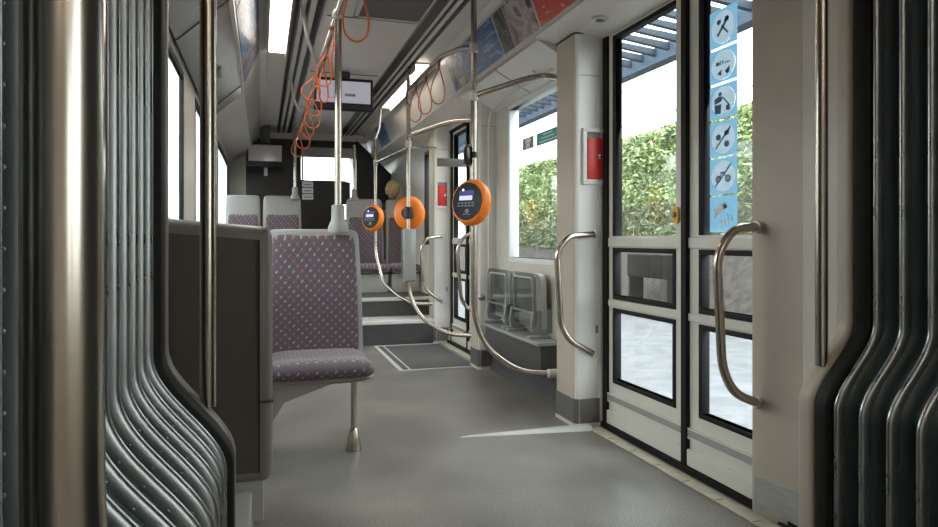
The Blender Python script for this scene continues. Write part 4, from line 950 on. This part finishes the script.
# hedge: core plus leaves
def hedge(x0, y0, y1, z0, z1, nleaf, label):
    o = empty('hedge', (x0, (y0 + y1) / 2, z0)); tag(o, label, 'hedge', kind='stuff'); L_ = Vector(o.location)
    def surf(y, t):
        z = z0 + (z1 - z0) * t; x = x0 + .9 * t ** 2 + .22 * noise.noise(Vector((y * .6, t * 3, 1))) + .12 * noise.noise(Vector((y * 2, t * 7, 5))); return Vector((x, y, z + .18 * t * noise.noise(Vector((y * .5, 9, 2)))))
    q = MB(); rows = []; ny = int((y1 - y0) / .3)
    for j in range(ny + 1):
        y = y0 + (y1 - y0) * j / ny; r = [surf(y, i / 12) for i in range(13)]; r.append(r[-1] + Vector((1.2, 0, 0))); rows.append(r)
    q.grid(rows); r_ = q.build('foliage_core', 'hedge_core', o, ang=90); r_.data.transform(Matrix.Translation(-L_))
    q = MB()
    for i in range(nleaf):
        y = y0 + (y1 - y0) * random.random() ; t = random.random() ** .9; p = surf(y, t) + Vector((-.16 * random.random() + .03, 0, 0)); s = .035 + .06 * random.random()
        a = Vector((random.gauss(0, 1), random.gauss(0, 1), random.gauss(0, 1))).normalized(); b = a.orthogonal().normalized() if random.random() < .5 else a.cross(Vector((.3, .5, .8))).normalized(); k = random.random()
        mi = (2 if k < .55 else 1) if t < .35 else (0 if k < .62 else (1 if k < .9 else 2))
        if mi == 2: q.add([p, p + a * s * 2.6, p + a * s * 2.6 + b * s * .12, p + b * s * .14], [(0, 1, 2, 3)], 2)
        else: q.add([p - a * s, p + b * s * .45, p + a * s, p - b * s * .45], [(0, 1, 2, 3)], mi)
    r_ = q.build('leaves', ['leaf_light', 'leaf_dark', 'twig'], o, ang=180); r_.data.transform(Matrix.Translation(-L_)); r_['kind'] = 'stuff'
hedge(7.7, 4.5, 26, .78, 3.5, 48000, 'dense green hedge with bare twigs along the track side')
# fence on top of hedge
fo = empty('fence', (10.3, 10, 1.0)); tag(fo, 'thin grey railing fence running above the hedge', 'fence')
for i in range(24):
    q = MB(); q.box((-.02, -8 + i * 1.2, 0), (.02, -7.96 + i * 1.2, 3.4)); q.build('post', 'fence_grey', fo)
q = MB(); q.box((-.02, -8, 3.36), (.02, 20, 3.4)); q.box((-.015, -8, 3.0), (.015, 20, 3.025)); q.build('rail', 'fence_grey', fo)
# dark cabinet by the bank
pc0 = at(627, 254, X=6.35); pc1 = at(669, 280, X=6.35)
cb_ = empty('bench_cabinet', (6.35, (pc0.y + pc1.y) / 2, GZ)); tag(cb_, 'low dark cabinet outside before the bank, seen through the far leaf middle pane', 'cabinet')
w_ = (pc0.y - pc1.y) / 2
q = MB(); q.box((0, -w_, pc1.z - GZ), (.3, w_, pc0.z - GZ), bev=.01); q.build('cabinet_body', 'cabinet_dark', cb_)
q = MB(); q.box((.02, -w_ + .02, 0), (.28, -w_ + .1, pc1.z - GZ + .01)); q.build('leg', 'cabinet_dark', cb_)
q = MB(); q.box((.02, w_ - .1, 0), (.28, w_ - .02, pc1.z - GZ + .01)); q.build('leg', 'cabinet_dark', cb_)
q = MB(); q.box((-.008, -w_ * .1, pc1.z - GZ + .03), (0, w_ * .95, pc0.z - GZ - .03)); q.build('front_panel', 'cabinet_dark', cb_)
# shelter canopy
cn = empty('shelter_canopy', (4.9, 9, GZ)); tag(cn, 'blue grey slatted platform canopy seen through the upper door panes', 'canopy'); zz = 3.36 - GZ
q = MB(); q.box((-.09, -4.2, zz - .1), (.09, 9, zz + .1)); q.build('main_beam', 'canopy_blue', cn)
for i in range(44):
    y = -4.1 + i * .30; q = MB(); q.prism([(-1.15, zz + .13), (0, zz - .02), (.10, zz - .03), (.10, zz + .03), (0, zz + .07), (-1.15, zz + .17)], (0, y, 0), (1, 0, 0), (0, 0, 1), (0, .07, 0)); q.build('rafter', 'canopy_metal', cn)
for y in (-3.8, .4, 4.6, 8.6):
    q = MB(); q.tube([(.0, y, 0), (0, y, zz)], .05, 0, 12); q.build('post', 'canopy_blue', cn)
    q = MB(); q.tube([(.0, y, zz - .5), (-.6, y, zz + .02)], .025, 0, 8); q.build('brace', 'canopy_blue', cn)
# left side distant wall
q = MB(); q.box((-9, -10, GZ), (-8.6, 110, 3.2)); struct(q.build('wall_outside', 'concrete'), 'pale wall across the street on the left')
